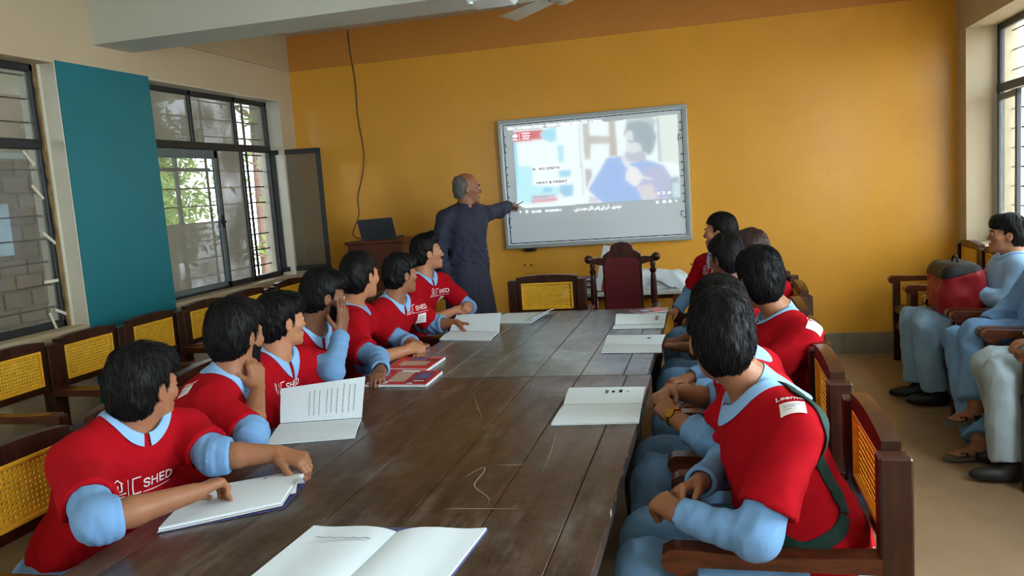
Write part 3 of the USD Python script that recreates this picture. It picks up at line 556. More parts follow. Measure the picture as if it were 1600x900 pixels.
scratch([(-.70, 2.09), (-.665, 2.16), (-.66, 2.10), (-.655, 2.02), (-.60, 1.95), (-.585, 1.90)], .0022, tb, to)
scratch([(-.69, 1.86), (-.66, 1.865), (-.60, 1.87), (-.50, 1.875)], .0016, tb, to)
scratch([(-.64, 2.19), (-.59, 2.19), (-.55, 2.195)], .0018, tb, to)
scratch([(-.52, 2.5), (-.50, 2.3), (-.49, 2.1)], .0015, tb, to)
scratch([(-.95, 3.0), (-.80, 2.62)], .0014, tb, to)
rr = np.random.default_rng(11)
for k in range(9):
    y = rr.uniform(1.3, 3.1); obj('chipped_edge', trimesh.convex.convex_hull(np.array([-.2685, y, TZ - .004]) + rr.normal(0, 1, (9, 3)) * [.002, .012, .004]), 'scratch', tb, off=to)

# ================================================================ caned armchairs
HW = .275


def caned(x0, x1, z0, z1, y, nx, nz, t=.004):
    """sheet in the plane y with rows of round holes"""
    v, f = [], []; cx, cz = (x1 - x0) / nx, (z1 - z0) / nz; n = 8
    ang = np.arange(n) * 2 * np.pi / n + np.pi / 8; sq = np.array([(1, .414), (.414, 1), (-.414, 1), (-1, .414), (-1, -.414), (-.414, -1), (.414, -1), (1, -.414)])
    sq = np.array([(s[0] * .5, s[1] * .5) for s in sq])
    for i in range(nx):
        for j in range(nz):
            c = np.array([x0 + (i + .5) * cx, z0 + (j + .5) * cz]); r = .26 * min(cx, cz); b = len(v)
            o = c + sq * [cx, cz]; h = c + np.c_[np.cos(ang), np.sin(ang)] * r
            v += [(*p[:1], y - t / 2, p[1]) for p in o] + [(*p[:1], y - t / 2, p[1]) for p in h] + [(*p[:1], y + t / 2, p[1]) for p in o] + [(*p[:1], y + t / 2, p[1]) for p in h]
            for k in range(n):
                l = (k + 1) % n
                f += [(b + k, b + n + l, b + l), (b + k, b + n + k, b + n + l), (b + 2 * n + k, b + 2 * n + l, b + 3 * n + l), (b + 2 * n + k, b + 3 * n + l, b + 3 * n + k), (b + n + k, b + 3 * n + k, b + 3 * n + l), (b + n + k, b + 3 * n + l, b + n + l)]
            # the four corner triangles between neighbouring cells
            for (p, q, sx, sz) in ((0, 1, 1, 1), (2, 3, -1, 1), (4, 5, -1, -1), (6, 7, 1, -1)):
                for side in (0, 2):
                    v.append((c[0] + sx * cx / 2, y - t / 2 if side == 0 else y + t / 2, c[1] + sz * cz / 2)); f.append((b + side * n + p, b + side * n + q, len(v) - 1) if side else (b + q, b + p, len(v) - 1))
    return np.array(v), np.array(f)


def make_chair(name, label, loc, rz, group=None, H=.92, finest=True):
    c = thing(name, label, 'chair', loc, rz, group); B = -.25; pt = H - .02
    for s in (-1, 1):
        x = s * (HW - .028)
        obj('rear_post', cat_(rbox(x - .03, x + .03, B - .035, B + .035, .42, pt, .005), beam_between((x, B - .06, 0), (x, B, .43), .055, .05)), 'chair_wood', c)
        obj('front_leg', cat_(rbox(x - .026, x + .026, .19, .242, .0, .625, .004)), 'chair_wood', c)
        prof = Polygon([(-.22, .625), (.19, .625), (.205, .610), (.235, .603), (.262, .612), (.275, .632), (.272, .655), (.25, .668), (.2, .668), (.1, .661), (-.1, .659), (-.22, .664)])
        m = extrude(prof, .058, 'x'); m.apply_translation([x - .029, 0, 0]); obj('arm', m, 'chair_wood_arm', c)
        obj('side_stretcher', rbox(x - .014, x + .014, B, .2, .2, .235, .003), 'chair_wood', c)
    xi = HW - .058
    u = np.linspace(-1, 1, 13); top = [(k * xi, H + .015 * (1 - k * k)) for k in u]
    m = extrude(Polygon(top + [(xi, H - .045), (-xi, H - .045)]), .042, 'y'); m.apply_translation([0, B - .022, 0]); obj('top_rail', m, 'chair_wood', c)
    obj('lower_rail', rbox(-xi, xi, B - .018, B + .02, H - .265, H - .225, .004), 'chair_wood', c)
    for s in (-1, 1): obj('back_stile', rbox(min(s * xi, s * (xi - .035)), max(s * xi, s * (xi - .035)), B - .018, B + .018, H - .226, H - .043, .003), 'chair_wood', c)
    xp = xi - .033
    obj('caned_panel', caned(-xp, xp, H - .228, H - .042, B + .004, 22, 11), 'cane', c, smooth=False)
    obj('panel_edge', cat_(*[rbox(*q, .002) for q in ((-xp, xp, B + .004, B + .022, H - .230, H - .218), (-xp, xp, B + .004, B + .022, H - .053, H - .041), (-xp, -xp + .011, B + .004, B + .022, H - .228, H - .043), (xp - .011, xp, B + .004, B + .022, H - .228, H - .043))]), 'cane', c)
    obj('seat_frame', cat_(rbox(-HW + .04, HW - .04, .17, .235, .385, .44, .005), rbox(-HW + .04, HW - .04, B, B + .06, .385, .44, .005), rbox(-HW + .03, -HW + .085, B, .2, .385, .44, .005), rbox(HW - .085, HW - .03, B, .2, .385, .44, .005)), 'chair_wood', c)
    obj('caned_seat', rbox(-HW + .08, HW - .08, B + .055, .175, .425, .437, .003), 'cane_seat', c)
    obj('front_stretcher', rbox(-HW + .05, HW - .05, .205, .23, .26, .3, .003), 'chair_wood', c)
    return c


ch0 = make_chair('armchair', 'empty wooden armchair with a caned back under the whiteboard', (-1.155, 5.315, 0), 180)
left_row = [(1.83, -1.735, 'caned armchair under the boy writing at the front left'), (2.33, -1.74, 'caned armchair directly behind the boy with his chin on his hand'), (2.88, -1.80, 'caned armchair under the boy third from the front on the left'),
            (3.40, -1.86, 'caned armchair under the boy hiding his face with his hand'), (3.93, -1.86, 'caned armchair under the fifth boy on the left'), (4.47, -1.86, 'caned armchair under the sixth boy on the left'), (5.01, -1.90, 'caned armchair under the boy nearest the teacher')]
for y, x, lb in left_row: copy_of(ch0, (x, y, 0), -90, lb)
right_row = [(2.15, .12, 'caned armchair under the boy with the green strap'), (2.82, .10, 'caned armchair under the boy with the gold watch'), (3.41, .12, 'caned armchair under the third boy on the right'), (4.0, .12, 'caned armchair under the fourth boy on the right'), (4.62, .19, 'caned armchair under the brown haired boy on the right')]
for y, x, lb in right_row: copy_of(ch0, (x, y, 0), 90, lb)
copy_of(ch0, (.10, 5.27, 0), 128, 'caned armchair under the boy at the far right end of the table')
for k, (y, lb) in enumerate([(3.29, 'caned armchair along the left wall, first from the left edge'), (3.82, 'caned armchair along the left wall, second from the left edge'), (4.37, 'caned armchair in front of the teal panel'),
                             (4.93, 'caned armchair below the left part of the far left window'), (5.47, 'caned armchair below the middle of the far left window'), (6.12, 'caned armchair in the corner by the open window sash')]):
    copy_of(ch0, (-3.22, y, .035 if False else 0), -90, lb)
for y, lb in [(6.56, 'caned armchair against the right wall nearest the orange wall'), (6.0, 'caned armchair against the right wall beside the red bag'), (5.44, 'caned armchair under the boy with the red bag'), (4.85, 'caned armchair under the person with crossed legs'), (4.28, 'caned armchair under the person in pale grey clothes')]:
    copy_of(ch0, (1.575, y, 0), 90, lb)

# ================================================================ red upholstered chair
ro = (-.655, 5.62, 0); rc = thing('chairman_chair', 'high backed maroon leather chair with carved finials', 'chair', ro); yb = 5.86
back = [(-.14, .46), (.14, .46), (.14, .985), (.135, 1.02), (.10, 1.045), (.085, 1.05), (.075, 1.085), (.045, 1.108), (0, 1.115), (-.045, 1.108), (-.075, 1.085), (-.085, 1.05), (-.10, 1.045), (-.135, 1.02), (-.14, .985)]
m = extrude(Polygon(back), .05, 'y'); m.apply_translation([ro[0], yb, 0]); obj('back_frame', m, 'red_chair_wood', rc, off=ro)
m = extrude(Polygon([(-.125, .46), (.125, .46), (.125, .96), (.10, 1.0), (-.10, 1.0), (-.125, .96)]).buffer(-.01).buffer(.01), .035, 'y'); m.apply_translation([ro[0], yb - .03, 0]); obj('back_pad', m, 'maroon_leather', rc, off=ro)
for s in (-1, 1):
    wing = [(s * .13, 1.0), (s * .13, .945), (s * .2, .96), (s * .235, .965), (s * .245, 1.0), (s * .225, 1.01), (s * .2, 1.0), (s * .165, 1.005)]
    m = extrude(Polygon(wing).buffer(0), .04, 'y'); m.apply_translation([ro[0], yb + .005, 0]); obj('wing_rail', m, 'red_chair_wood', rc, off=ro)
    b = trimesh.creation.icosphere(2, .032); b.apply_translation([ro[0] + s * .243, yb + .025, .995]); obj('finial', b, 'red_chair_wood', rc, off=ro)
    obj('turned_post', lathe([(0, 0), (.018, 0), (.02, .1), (.024, .22), (.02, .33), (.016, .36), (.024, .375), (.024, .39), (.014, .40), (.02, .42), (.016, .45), (0, .45)], 16, (ro[0] + s * .218, yb + .025, .52)), 'red_chair_wood', rc, off=ro)
    obj('arm', rbox(ro[0] + s * .235 - .03, ro[0] + s * .235 + .03, 5.42, yb, .63, .67, .012), 'red_chair_wood', rc, off=ro)
    obj('rear_leg', rbox(ro[0] + s * .218 - .025, ro[0] + s * .218 + .025, yb, yb + .05, 0, .55, .005), 'red_chair_wood', rc, off=ro)
    obj('front_leg', rbox(ro[0] + s * .235 - .025, ro[0] + s * .235 + .025, 5.42, 5.47, 0, .632, .005), 'red_chair_wood', rc, off=ro)
obj('seat', rbox(ro[0] - .22, ro[0] + .22, 5.4, yb, .38, .48, .03), 'maroon_leather', rc, off=ro)

# ================================================================ side table with papers behind
so = (-.75, 6.82, 0); st = thing('side_table', 'low grey topped side table against the orange wall behind the red chair', 'table', so)
obj('table_top', rbox(-1.27, -.27, 6.6, 7.04, .615, .65), 'paper_edge', st, off=so)
for x in (-1.22, -.32):
    for y in (6.65, 6.99): obj('leg', rbox(x - .025, x + .025, y - .025, y + .025, 0, .616), 'lectern_wood', st, off=so)
obj('apron', cat_(rbox(-1.2, -.34, 6.70, 6.72, .57, .616), rbox(-1.2, -.34, 6.98, 7.0, .54, .616)), 'lectern_wood', st, off=so)
r2 = np.random.default_rng(21); z = .65
for k in range(7):
    a = r2.uniform(-14, 14); w_, d_ = .29, .21; m = rbox(-w_ / 2, w_ / 2, -d_ / 2, d_ / 2, 0, .014, .002); m.apply_transform(trimesh.transformations.rotation_matrix(math.radians(a), [0, 0, 1])); lo = (-1.06 + r2.normal(0, .03), 6.78 + r2.normal(0, .015), z)
    t = thing('magazine', ['lowest magazine of the untidy pile on the side table', 'second magazine from the bottom of the pile on the side table', 'third magazine from the bottom of the pile on the side table', 'middle magazine of the pile on the side table', 'third magazine from the top of the pile on the side table', 'second magazine from the top of the pile on the side table', 'topmost magazine of the untidy pile on the side table'][k], 'magazine', lo, 0, 'magazines piled on the side table'); obj('pages', m, ['paper', 'paper', 'cover_blue'][k % 3], t)
    mm = rbox(-w_ / 2, w_ / 2, -d_ / 2, d_ / 2, .0142, .0158, .0005); mm.apply_transform(trimesh.transformations.rotation_matrix(math.radians(a), [0, 0, 1])); obj('cover', mm, ['cover_maroon', 'cover_beige', 'cover_blue', 'cover_pink'][k % 4], t); z += .0162
for k in range(3):
    lo = (-.46, 6.79, .65 + k * .034); t = thing('paper_ream', ['bottom white paper ream right of the red chair', 'middle white paper ream right of the red chair', 'top white paper ream right of the red chair'][k], 'paper', lo, 0, 'paper reams on the side table')
    obj('sheets', rbox(-.15, .15, -.105, .105, 0, .033, .002), ['paper', 'paper_edge', 'paper'][k], t); obj('wrapper', rbox(-.152, -.03, -.107, .107, .002, .0335, .002), 'paper_edge', t)
u = np.linspace(0, 1, 26); P = []
for x, k in zip(-.64 + .44 * u, np.maximum(u - .72, 0) / .28):
    row = [(x + .02 * k, 6.655 + .01 * math.sin(x * 40), .70 + .03 * math.sin(x * 23) - .20 * k), (x, 6.66 + .012 * math.sin(x * 31), .745 - .14 * k), (x, 6.675, .775 + .012 * math.sin(x * 17) - .10 * k ** 1.5)]
    row += [(x, 6.675 + .3 * v, .785 + .02 * math.sin(x * 11 + v * 3) - .11 * k ** 1.6 + .01 * math.sin(9 * v)) for v in (.2, .45, .7, 1.0)]; P.append(row)
P = np.array(P)
obj('white_cloth', sheet(P, np.array([0, .003, -.004])), 'paper', smooth=60, label='white cloth sheet folded over the paper reams, hanging down on the right', cat='cloth')
t = thing('document_folder', 'white and orange folders standing on edge behind the red chair', 'folder', (-.86, 6.62, .65))
obj('white_board', beam_between((-.02, .0, 0), (.06, .12, .36), .012, .2, up=(1, 0, 0)), 'paper', t); obj('orange_board', beam_between((.03, -.01, 0), (.08, .12, .33), .012, .18, up=(1, 0, 0)), 'cover_red', t)
P = np.array([[(-.99 + .05 * math.sin(u * 2.6) - .03 * u, 6.56 - .03 * u + .1 * v, .66 - .26 * u + .03 * math.sin(3 * u)) for v in np.linspace(0, 1, 4)] for u in np.linspace(0, 1, 14)])
obj('paper_sheet', sheet(P, np.array([.002, 0, .001])), 'paper', label='white sheet curling off the front of the side table', cat='paper')

# ================================================================ lectern and laptop
lo = (-2.815, 6.62, 0); lc = thing('lectern', 'reddish brown wooden lectern in the corner behind the boys', 'lectern', lo)
obj('front_panel', rbox(-3.06, -2.57, 6.44, 6.462, .08, 1.165, .003), 'lectern_wood', lc, off=lo)
for x in (-3.06, -2.592): obj('side_panel', rbox(x, x + .022, 6.462, 6.84, .08, 1.165, .003), 'lectern_wood', lc, off=lo)
obj('top', rbox(-3.08, -2.55, 6.42, 6.86, 1.165, 1.192, .005), 'lectern_wood', lc, off=lo)
obj('plinth', rbox(-3.07, -2.56, 6.43, 6.85, 0, .08, .004), 'table_edge', lc, off=lo)
obj('shelf', rbox(-3.04, -2.59, 6.47, 6.83, .6, .62, .003), 'lectern_wood', lc, off=lo)
ll = (-2.86, 6.72, 1.192); lp = thing('laptop', 'grey laptop open on the lectern, lid facing the room', 'laptop', ll)
obj('base', rbox(-3.02, -2.70, 6.66, 6.85, 1.192, 1.21, .004), 'laptop_grey', lp, off=ll)
lid = beam_between((-2.86, 6.665, 1.205), (-2.862, 6.60, 1.375), .33, .010, .004, up=(0, -1, .38)); obj('lid', lid, 'laptop_grey', lp, off=ll)
obj('hinge', tube([(-2.98, 6.665, 1.208), (-2.74, 6.665, 1.208)], .007, 8), 'black_plastic', lp, off=ll)

# ================================================================ papers and books on the tables
Z = TZ + .0005


def booklet(label, lower, upper, t=.006, tops=(), lines=0, marks=(), mat='paper', bulge=.004, seed=1):
    """open booklet: a page block lying on the table and one rising from the spine; lower / upper: four corners each (a, b, c, d), d-c is the spine of the lower one"""
    lower = np.array([(x, y, Z + t if len(p) == 2 else p[2]) for p in lower for x, y in [p[:2]]]); o = lower.mean(0); o[2] = TZ
    b = thing('open_booklet', label, 'booklet', o)
    obj('page_block', quadslab(lower, t, bulge=bulge), mat, b, off=o)
    if upper is not None:
        upper = np.array(upper, float); up = quadslab(upper, t * .6, bulge=bulge); pg = obj('raised_page', up, mat, b, off=o)
        n = np.cross(upper[1] - upper[0], upper[3] - upper[0]); n /= np.linalg.norm(n); r = np.random.default_rng(seed)

        def strip(u0, u1, v0, v1, m):
            U = lambda u, v: (1 - u) * (1 - v) * upper[0] + u * (1 - v) * upper[1] + u * v * upper[2] + (1 - u) * v * upper[3] + n * (bulge * math.sin(math.pi * v) + .0006)
            obj('writing', sheet(np.array([[U(u + (.004 * math.sin(v * 60 + u * 99) if u1 - u0 < .01 else 0), v) for v in np.linspace(v0, v1, 14)] for u in np.linspace(u0, u1, 3)]), -n * .0005), m, b, off=o, smooth=False)
        for k in range(lines): u = .34 + .55 * k / max(lines - 1, 1) + r.normal(0, .004); strip(u, u + .008, .12 + r.uniform(0, .1), .9 - r.uniform(0, .15), 'pencil_grey')
        for (u0, u1, v0, v1, m) in marks: strip(u0, u1, v0, v1, m)
    return b, o


# large open notebook at the bottom of the photo: two curved page halves
o = (-.77, 1.58, TZ); nb = thing('open_booklet', 'open blank notebook lying at the bottom of the photo', 'booklet', o)
for side, (A, B_, C_, D_) in (('left', ((-.995, 1.405), (-.775, 1.40), (-.755, 1.705), (-.98, 1.725))), ('right', ((-.772, 1.40), (-.565, 1.43), (-.545, 1.745), (-.752, 1.705)))):
    A, B_, C_, D_ = map(np.array, (A, B_, C_, D_)); P = np.zeros((16, 6, 3))
    for i, uu in enumerate(np.linspace(0, 1, 16)):
        for j, vv in enumerate(np.linspace(0, 1, 6)):
            xy = (1 - vv) * ((1 - uu) * A + uu * B_) + vv * ((1 - uu) * D_ + uu * C_); w_ = 1 - uu if side == 'left' else uu
            P[i, j] = (*xy, Z + .006 + .016 * math.sin(math.pi * min(w_ * 1.25 + .02, 1)) * math.exp(-1.6 * w_))
    obj('page_half', sheet(P, np.array([0, 0, -.0055])), 'paper', nb, off=o, smooth=60)
    k = sheet(P[3:9, 2:4] * 1, np.array([0, 0, -.0002]))
# faint pencil line on the left half
q = sheet(np.array([[(-.93 + .14 * u, 1.635 + .002 * math.sin(u * 30), Z + .0205 - .0035 * (1 - u)), (-.93 + .14 * u, 1.639 + .002 * math.sin(u * 30), Z + .0205 - .0035 * (1 - u))] for u in np.linspace(0, 1, 20)]), np.array([0, 0, -.0004]))
obj('writing', q, 'pencil_grey', nb, off=o, smooth=False)
obj('cover', quadslab([(-1.0, 1.40, Z + .0014), (-.56, 1.42, Z + .0014), (-.54, 1.75, Z + .0014), (-.985, 1.73, Z + .0014)], .0012), 'cover_blue', nb, off=o)
# notebook under the hands of the boy at the front left
o = (-1.27, 1.89, TZ); nb = thing('open_booklet', 'thick notebook with curled pages under the hands of the front left boy', 'booklet', o)
A, B_, C_, D_ = map(np.array, ((-1.375, 1.665), (-1.13, 1.835), (-1.175, 2.085), (-1.44, 1.93)))
P = np.zeros((14, 14, 3))
for i, uu in enumerate(np.linspace(0, 1, 14)):
    for j, vv in enumerate(np.linspace(0, 1, 14)):
        xy = (1 - vv) * ((1 - uu) * A + uu * B_) + vv * ((1 - uu) * D_ + uu * C_); P[i, j] = (*xy, Z + .012 + .012 * math.sin(math.pi * vv) * (.4 + .6 * uu) + (.006 * uu))
obj('page_block', sheet(P, np.array([0, 0, -.006])), 'paper', nb, off=o, smooth=60)
P2 = P.copy(); P2[:, :, 2] -= .0075; P2[:, :, :2] = o[:2] + (P2[:, :, :2] - o[:2]) * 1.015
obj('page_block', sheet(P2, np.array([0, 0, -.004])), 'paper_edge', nb, off=o, smooth=60)
e0, e1 = B_ * .42 + C_ * .58, B_ * .72 + C_ * .28
Pc = np.array([[(*(e1 * (1 - u) + e0 * u + (B_ - A) * (.05 * v)), Z + .012 + .03 * math.sin(math.pi * u) * (.6 + .4 * v)) for v in np.linspace(0, 1, 4)] for u in np.linspace(0, 1, 12)])
obj('curled_page', sheet(Pc, np.array([0, 0, -.0012])), 'paper_edge', nb, off=o, smooth=60)
obj('cover', quadslab([(*(A + (A - C_) * .02), Z + .0016), (*(B_ + (B_ - D_) * .02), Z + .0016), (*(C_ + (C_ - A) * .02), Z + .0016), (*(D_ + (D_ - B_) * .02), Z + .0016)], .0014), 'cover_blue', nb, off=o)
for (u, v, w_, m) in ((.62, .86, .05, 'pencil_grey'), (.8, .9, .06, 'ink'), (.95, .88, .03, 'pencil_grey')):
    xy = (1 - v) * ((1 - u) * A + u * B_) + v * ((1 - u) * D_ + u * C_); zz = Z + .0128 + .012 * math.sin(math.pi * v) * (.4 + .6 * u) + .006 * u
    obj('writing', beam_between((*(xy - (B_ - A) * w_ * .3), zz), (*(xy + (B_ - A) * w_ * .3), zz + .0015), .009, .0006, .0001), m, nb, off=o)
booklet('open notebook with handwritten page raised towards the camera, second from the front left', [(-1.47, 2.34), (-1.19, 2.42), (-1.262, 2.635), (-1.55, 2.565)], [(-1.55, 2.568, .768), (-1.262, 2.638, .768), (-1.262, 2.70, .905), (-1.575, 2.64, .878)], lines=9, seed=3)
booklet('white booklet folded open on the far left of the table by the teacher', [(-1.47, 4.12), (-1.17, 4.07), (-1.18, 4.3), (-1.49, 4.36)], [(-1.49, 4.362, .768), (-1.18, 4.302, .768), (-1.18, 4.37, .862), (-1.46, 4.42, .85)], seed=4)
booklet('white booklet with a curled corner at the far left corner of the table', [(-1.36, 4.62), (-1.06, 4.58), (-1.02, 4.93), (-1.3, 4.95)], [(-1.10, 4.60, .772), (-1.055, 4.585, .785), (-.985, 4.93, .79), (-1.06, 4.93, .77)], seed=5)
booklet('open booklet with small coloured pictures at the right table edge', [(-.55, 2.57), (-.262, 2.59), (-.27, 2.81), (-.55, 2.80)], [(-.55, 2.803, .768), (-.27, 2.813, .768), (-.268, 2.94, .795), (-.55, 2.935, .795)], marks=[(.5, .545, .55, .78, 'print_green'), (.585, .625, .6, .72, 'ink'), (.68, .72, .6, .78, 'ink'), (.78, .805, .6, .7, 'pencil_grey')], seed=6)
booklet('white booklet with one small dark mark, middle of the right table edge', [(-.53, 3.70), (-.252, 3.685), (-.262, 3.84), (-.54, 3.88)], [(-.54, 3.883, .768), (-.262, 3.843, .768), (-.25, 3.96, .792), (-.535, 3.985, .792)], marks=[(.72, .78, .5, .6, 'ink')], seed=7)
booklet('white booklet at the far end of the right table edge', [(-.55, 4.32), (-.278, 4.30), (-.278, 4.40), (-.55, 4.42)], [(-.55, 4.423, .768), (-.278, 4.403, .768), (-.272, 4.47, .815), (-.548, 4.49, .815)], marks=[(.8, .86, .3, .7, 'pencil_grey'), (.1, .8, .93, .97, 'pencil_grey')], seed=8)


def red_book(label, c, patches, name='magazine', cat='magazine', t=.012):
    c = np.array([(x, y, Z + t) for x, y in c]); o = c.mean(0); o[2] = TZ; b = thing(name, label, cat, o)
    obj('pages', quadslab(c - [0, 0, .001], t - .001), 'paper', b, off=o)
    k = quadslab(c + (c.mean(0) - c) * .012 + [0, 0, .0012], .0018); obj('cover', k, 'cover_red', b, off=o)
    for i, (u0, u1, v0, v1, m) in enumerate(patches):
        Q = lambda u, v: (1 - u) * (1 - v) * c[0] + u * (1 - v) * c[1] + u * v * c[2] + (1 - u) * v * c[3] + np.array([0, 0, .0016 + .0003 * (i % 3)])
        obj('cover_print', quadslab([Q(u0, v0), Q(u1, v0), Q(u1, v1), Q(u0, v1)], .0004), m, b, off=o)


red_book('red magazine with a white spine strip, nearer of two at the left table edge', [(-1.46, 3.11), (-1.18, 3.10), (-1.19, 3.34), (-1.49, 3.38)],
         [(.02, .10, .02, .97, 'paper'), (.1, .25, .02, .97, 'cover_red'), (.32, .6, .16, .86, 'cover_beige'), (.27, .34, .04, .2, 'paper'), (.36, .65, .86, .97, 'paper'), (.7, .93, .35, .85, 'cover_blue'), (.62, .7, .06, .8, 'cover_maroon'), (.72, .95, .08, .3, 'cover_maroon'), (.74, .9, .2, .24, 'paper'), (.66, .76, .03, .1, 'paper')])
red_book('red magazine with blue photo, farther of two at the left table edge', [(-1.50, 3.385), (-1.275, 3.365), (-1.275, 3.635), (-1.50, 3.655)],
         [(.02, .98, .02, .06, 'paper'), (.04, .96, .08, .26, 'cover_red'), (.22, .84, .3, .62, 'cover_beige'), (.3, .66, .68, .96, 'cover_blue'), (.68, .97, .62, .8, 'cover_maroon'), (.7, .97, .86, .97, 'cover_pink'), (.42, .52, .9, .94, 'paper'), (.3, .4, .28, .31, 'paper'), (.6, .64, .28, .31, 'paper'), (.72, .78, .66, .7, 'paper')])
red_book('pink and red magazine at the far right corner of the table', [(-.43, 4.78), (-.285, 4.86), (-.345, 5.0), (-.52, 4.90)], [(.05, .5, .1, .9, 'cover_blue'), (.5, .95, .1, .9, 'cover_pink'), (.2, .45, .3, .6, 'paper')], t=.006)

# ================================================================ people: signed distance fields turned into meshes
nrm = lambda v: np.asarray(v, float) / (np.linalg.norm(v) + 1e-12)
A3 = lambda *v: np.array(v, float)


class Field:
    def __init__(self, lo, hi, h):
        self.lo = np.asarray(lo, float) - 3 * h; self.h = h; self.n = np.ceil((np.asarray(hi) + 3 * h - self.lo) / h).astype(int) + 1
        self.d = np.full(self.n, .5, np.float32)

    def sub(self, lo, hi):
        a = np.clip(np.floor((np.asarray(lo) - self.lo) / self.h).astype(int), 0, self.n); b = np.clip(np.ceil((np.asarray(hi) - self.lo) / self.h).astype(int) + 1, 0, self.n)
        if (b <= a).any(): return None
        sl = tuple(slice(*q) for q in zip(a, b)); ax = [self.lo[k] + self.h * np.arange(a[k], b[k]) for k in range(3)]
        return sl, np.stack(np.meshgrid(*ax, indexing='ij'), -1).astype(np.float32)

    def add(self, fn, lo, hi, k=.0, op='add'):
        pad = k + 2.5 * self.h if op == 'add' else 2 * self.h + k; s = self.sub(np.asarray(lo) - pad, np.asarray(hi) + pad)
        if s is None: return self
        sl, P = s; d = fn(P).astype(np.float32); o = self.d[sl]
        if op == 'cut': d = -d; self.d[sl] = np.maximum(o, d) if k <= 0 else -smin(-o, -d, k)
        elif op == 'and': self.d[sl] = np.maximum(o, d)
        else: self.d[sl] = np.minimum(o, d) if k <= 0 else smin(o, d, k)
        return self

    def cone(self, a, b, ra, rb, k=.0, op='add', clip=None, fn2=None):
        a, b = np.asarray(a, float), np.asarray(b, float); r = max(ra, rb)

        def fn(P):
            d = rcone(P, a, b, ra, rb)
            if clip is not None:
                for (p, n) in clip: d = np.maximum(d, (P - np.asarray(p, np.float32)) @ np.asarray(n, np.float32))
            return d
        return self.add(fn, np.minimum(a, b) - r, np.maximum(a, b) + r, k, op)

    def ell(self, c, rad, R=None, k=.0, op='add'):
        c = np.asarray(c, float); R = np.eye(3) if R is None else R; m = np.sqrt(((R * np.asarray(rad)) ** 2).sum(1))
        return self.add(lambda P: ell((P - c.astype(np.float32)) @ R.astype(np.float32), rad), c - m, c + m, k, op)

    def plane(self, p, n):
        ax = [self.lo[k] + self.h * np.arange(self.n[k]) for k in range(3)]; n = nrm(n)
        d = ((ax[0] - p[0]) * n[0])[:, None, None] + ((ax[1] - p[1]) * n[1])[None, :, None] + ((ax[2] - p[2]) * n[2])[None, None, :]
        self.d = np.maximum(self.d, d.astype(np.float32)); return self

    def mesh(self, keep=True): return surface_net(self.d, self.lo, self.h)

    def at(self, P):
        return map_coordinates(self.d, ((np.asarray(P) - self.lo) / self.h).T, order=1, mode='nearest')


def smin(a, b, k):
    h = np.maximum(k - np.abs(a - b), 0) / k; return np.minimum(a, b) - h * h * k * .25


def rcone(P, a, b, ra, rb):
    a = a.astype(np.float32); ba = (b - a).astype(np.float32); L2 = float(ba @ ba) + 1e-12; t = np.clip(((P - a) @ ba) / L2, 0, 1)
    q = P - a - t[..., None] * ba; return np.sqrt((q * q).sum(-1)) - (ra + (rb - ra) * t)


def ell(q, r):
    r = np.asarray(r, np.float32); k0 = np.sqrt(((q / r) ** 2).sum(-1)); k1 = np.sqrt(((q / (r * r)) ** 2).sum(-1)); return k0 * (k0 - 1) / np.maximum(k1, 1e-6)


def surface_net(d, lo, h):
    s = d < 0; c = [s[i:s.shape[0] - 1 + i, j:s.shape[1] - 1 + j, k:s.shape[2] - 1 + k] for i, j, k in np.ndindex(2, 2, 2)]
    allin = c[0].copy(); anyin = c[0].copy()
    for q in c[1:]: allin &= q; anyin |= q
    I = np.argwhere(anyin & ~allin)
    if not len(I): return np.zeros((0, 3)), np.zeros((0, 3), int)
    idx = np.full(allin.shape, -1, np.int32); idx[tuple(I.T)] = np.arange(len(I))
    co = np.array(list(np.ndindex(2, 2, 2))); V = np.stack([d[tuple((I + o).T)] for o in co], 1); acc = np.zeros((len(I), 3)); cnt = np.zeros(len(I))
    for a in range(8):
        for b in range(a + 1, 8):
            if np.abs(co[a] - co[b]).sum() != 1: continue
            x = (V[:, a] < 0) != (V[:, b] < 0); t = V[x, a] / (V[x, a] - V[x, b]); acc[x] += co[a] + t[:, None] * (co[b] - co[a]); cnt[x] += 1
    v = lo + h * (I + acc / cnt[:, None]); F_ = []
    for ax in range(3):
        o = [1, 1, 1]; o[ax] = 0; u, w = [k for k in range(3) if k != ax]
        n = np.array(d.shape); a = s[tuple(slice(o[k], n[k] - 1) for k in range(3))]
        e = [0, 0, 0]; e[ax] = 1; b = s[tuple(slice(o[k] + e[k], n[k] - 1 + e[k] if e[k] else n[k] - 1) for k in range(3))]
        m = min(a.shape[ax], b.shape[ax]); sl = [slice(None)] * 3; sl[ax] = slice(0, m); a, b = a[tuple(sl)], b[tuple(sl)]
        E = np.argwhere(a != b) + o; ins = s[tuple(E.T)]
        du, dw = np.zeros(3, int), np.zeros(3, int); du[u] = 1; dw[w] = 1
        q = np.stack([idx[tuple((E - du - dw).T)], idx[tuple((E - dw).T)], idx[tuple(E.T)], idx[tuple((E - du).T)]], 1)
        flip = ins if ax != 1 else ~ins; q[~flip] = q[~flip][:, ::-1]; q = q[(q >= 0).all(1)]; F_.append(q)
    q = np.vstack(F_); return v, np.vstack([q[:, [0, 1, 2]], q[:, [0, 2, 3]]])


def frame_of(yaw, pitch=0.0, roll=0.0):
    """columns: right, forward, up"""
    y, p, r = map(math.radians, (yaw, pitch, roll)); f = A3(math.cos(y) * math.cos(p), math.sin(y) * math.cos(p), math.sin(p)); rt = nrm(np.cross(f, [0, 0, 1])); u = np.cross(rt, f)
    return np.stack([math.cos(r) * rt + math.sin(r) * u, f, math.cos(r) * u - math.sin(r) * rt], 1)


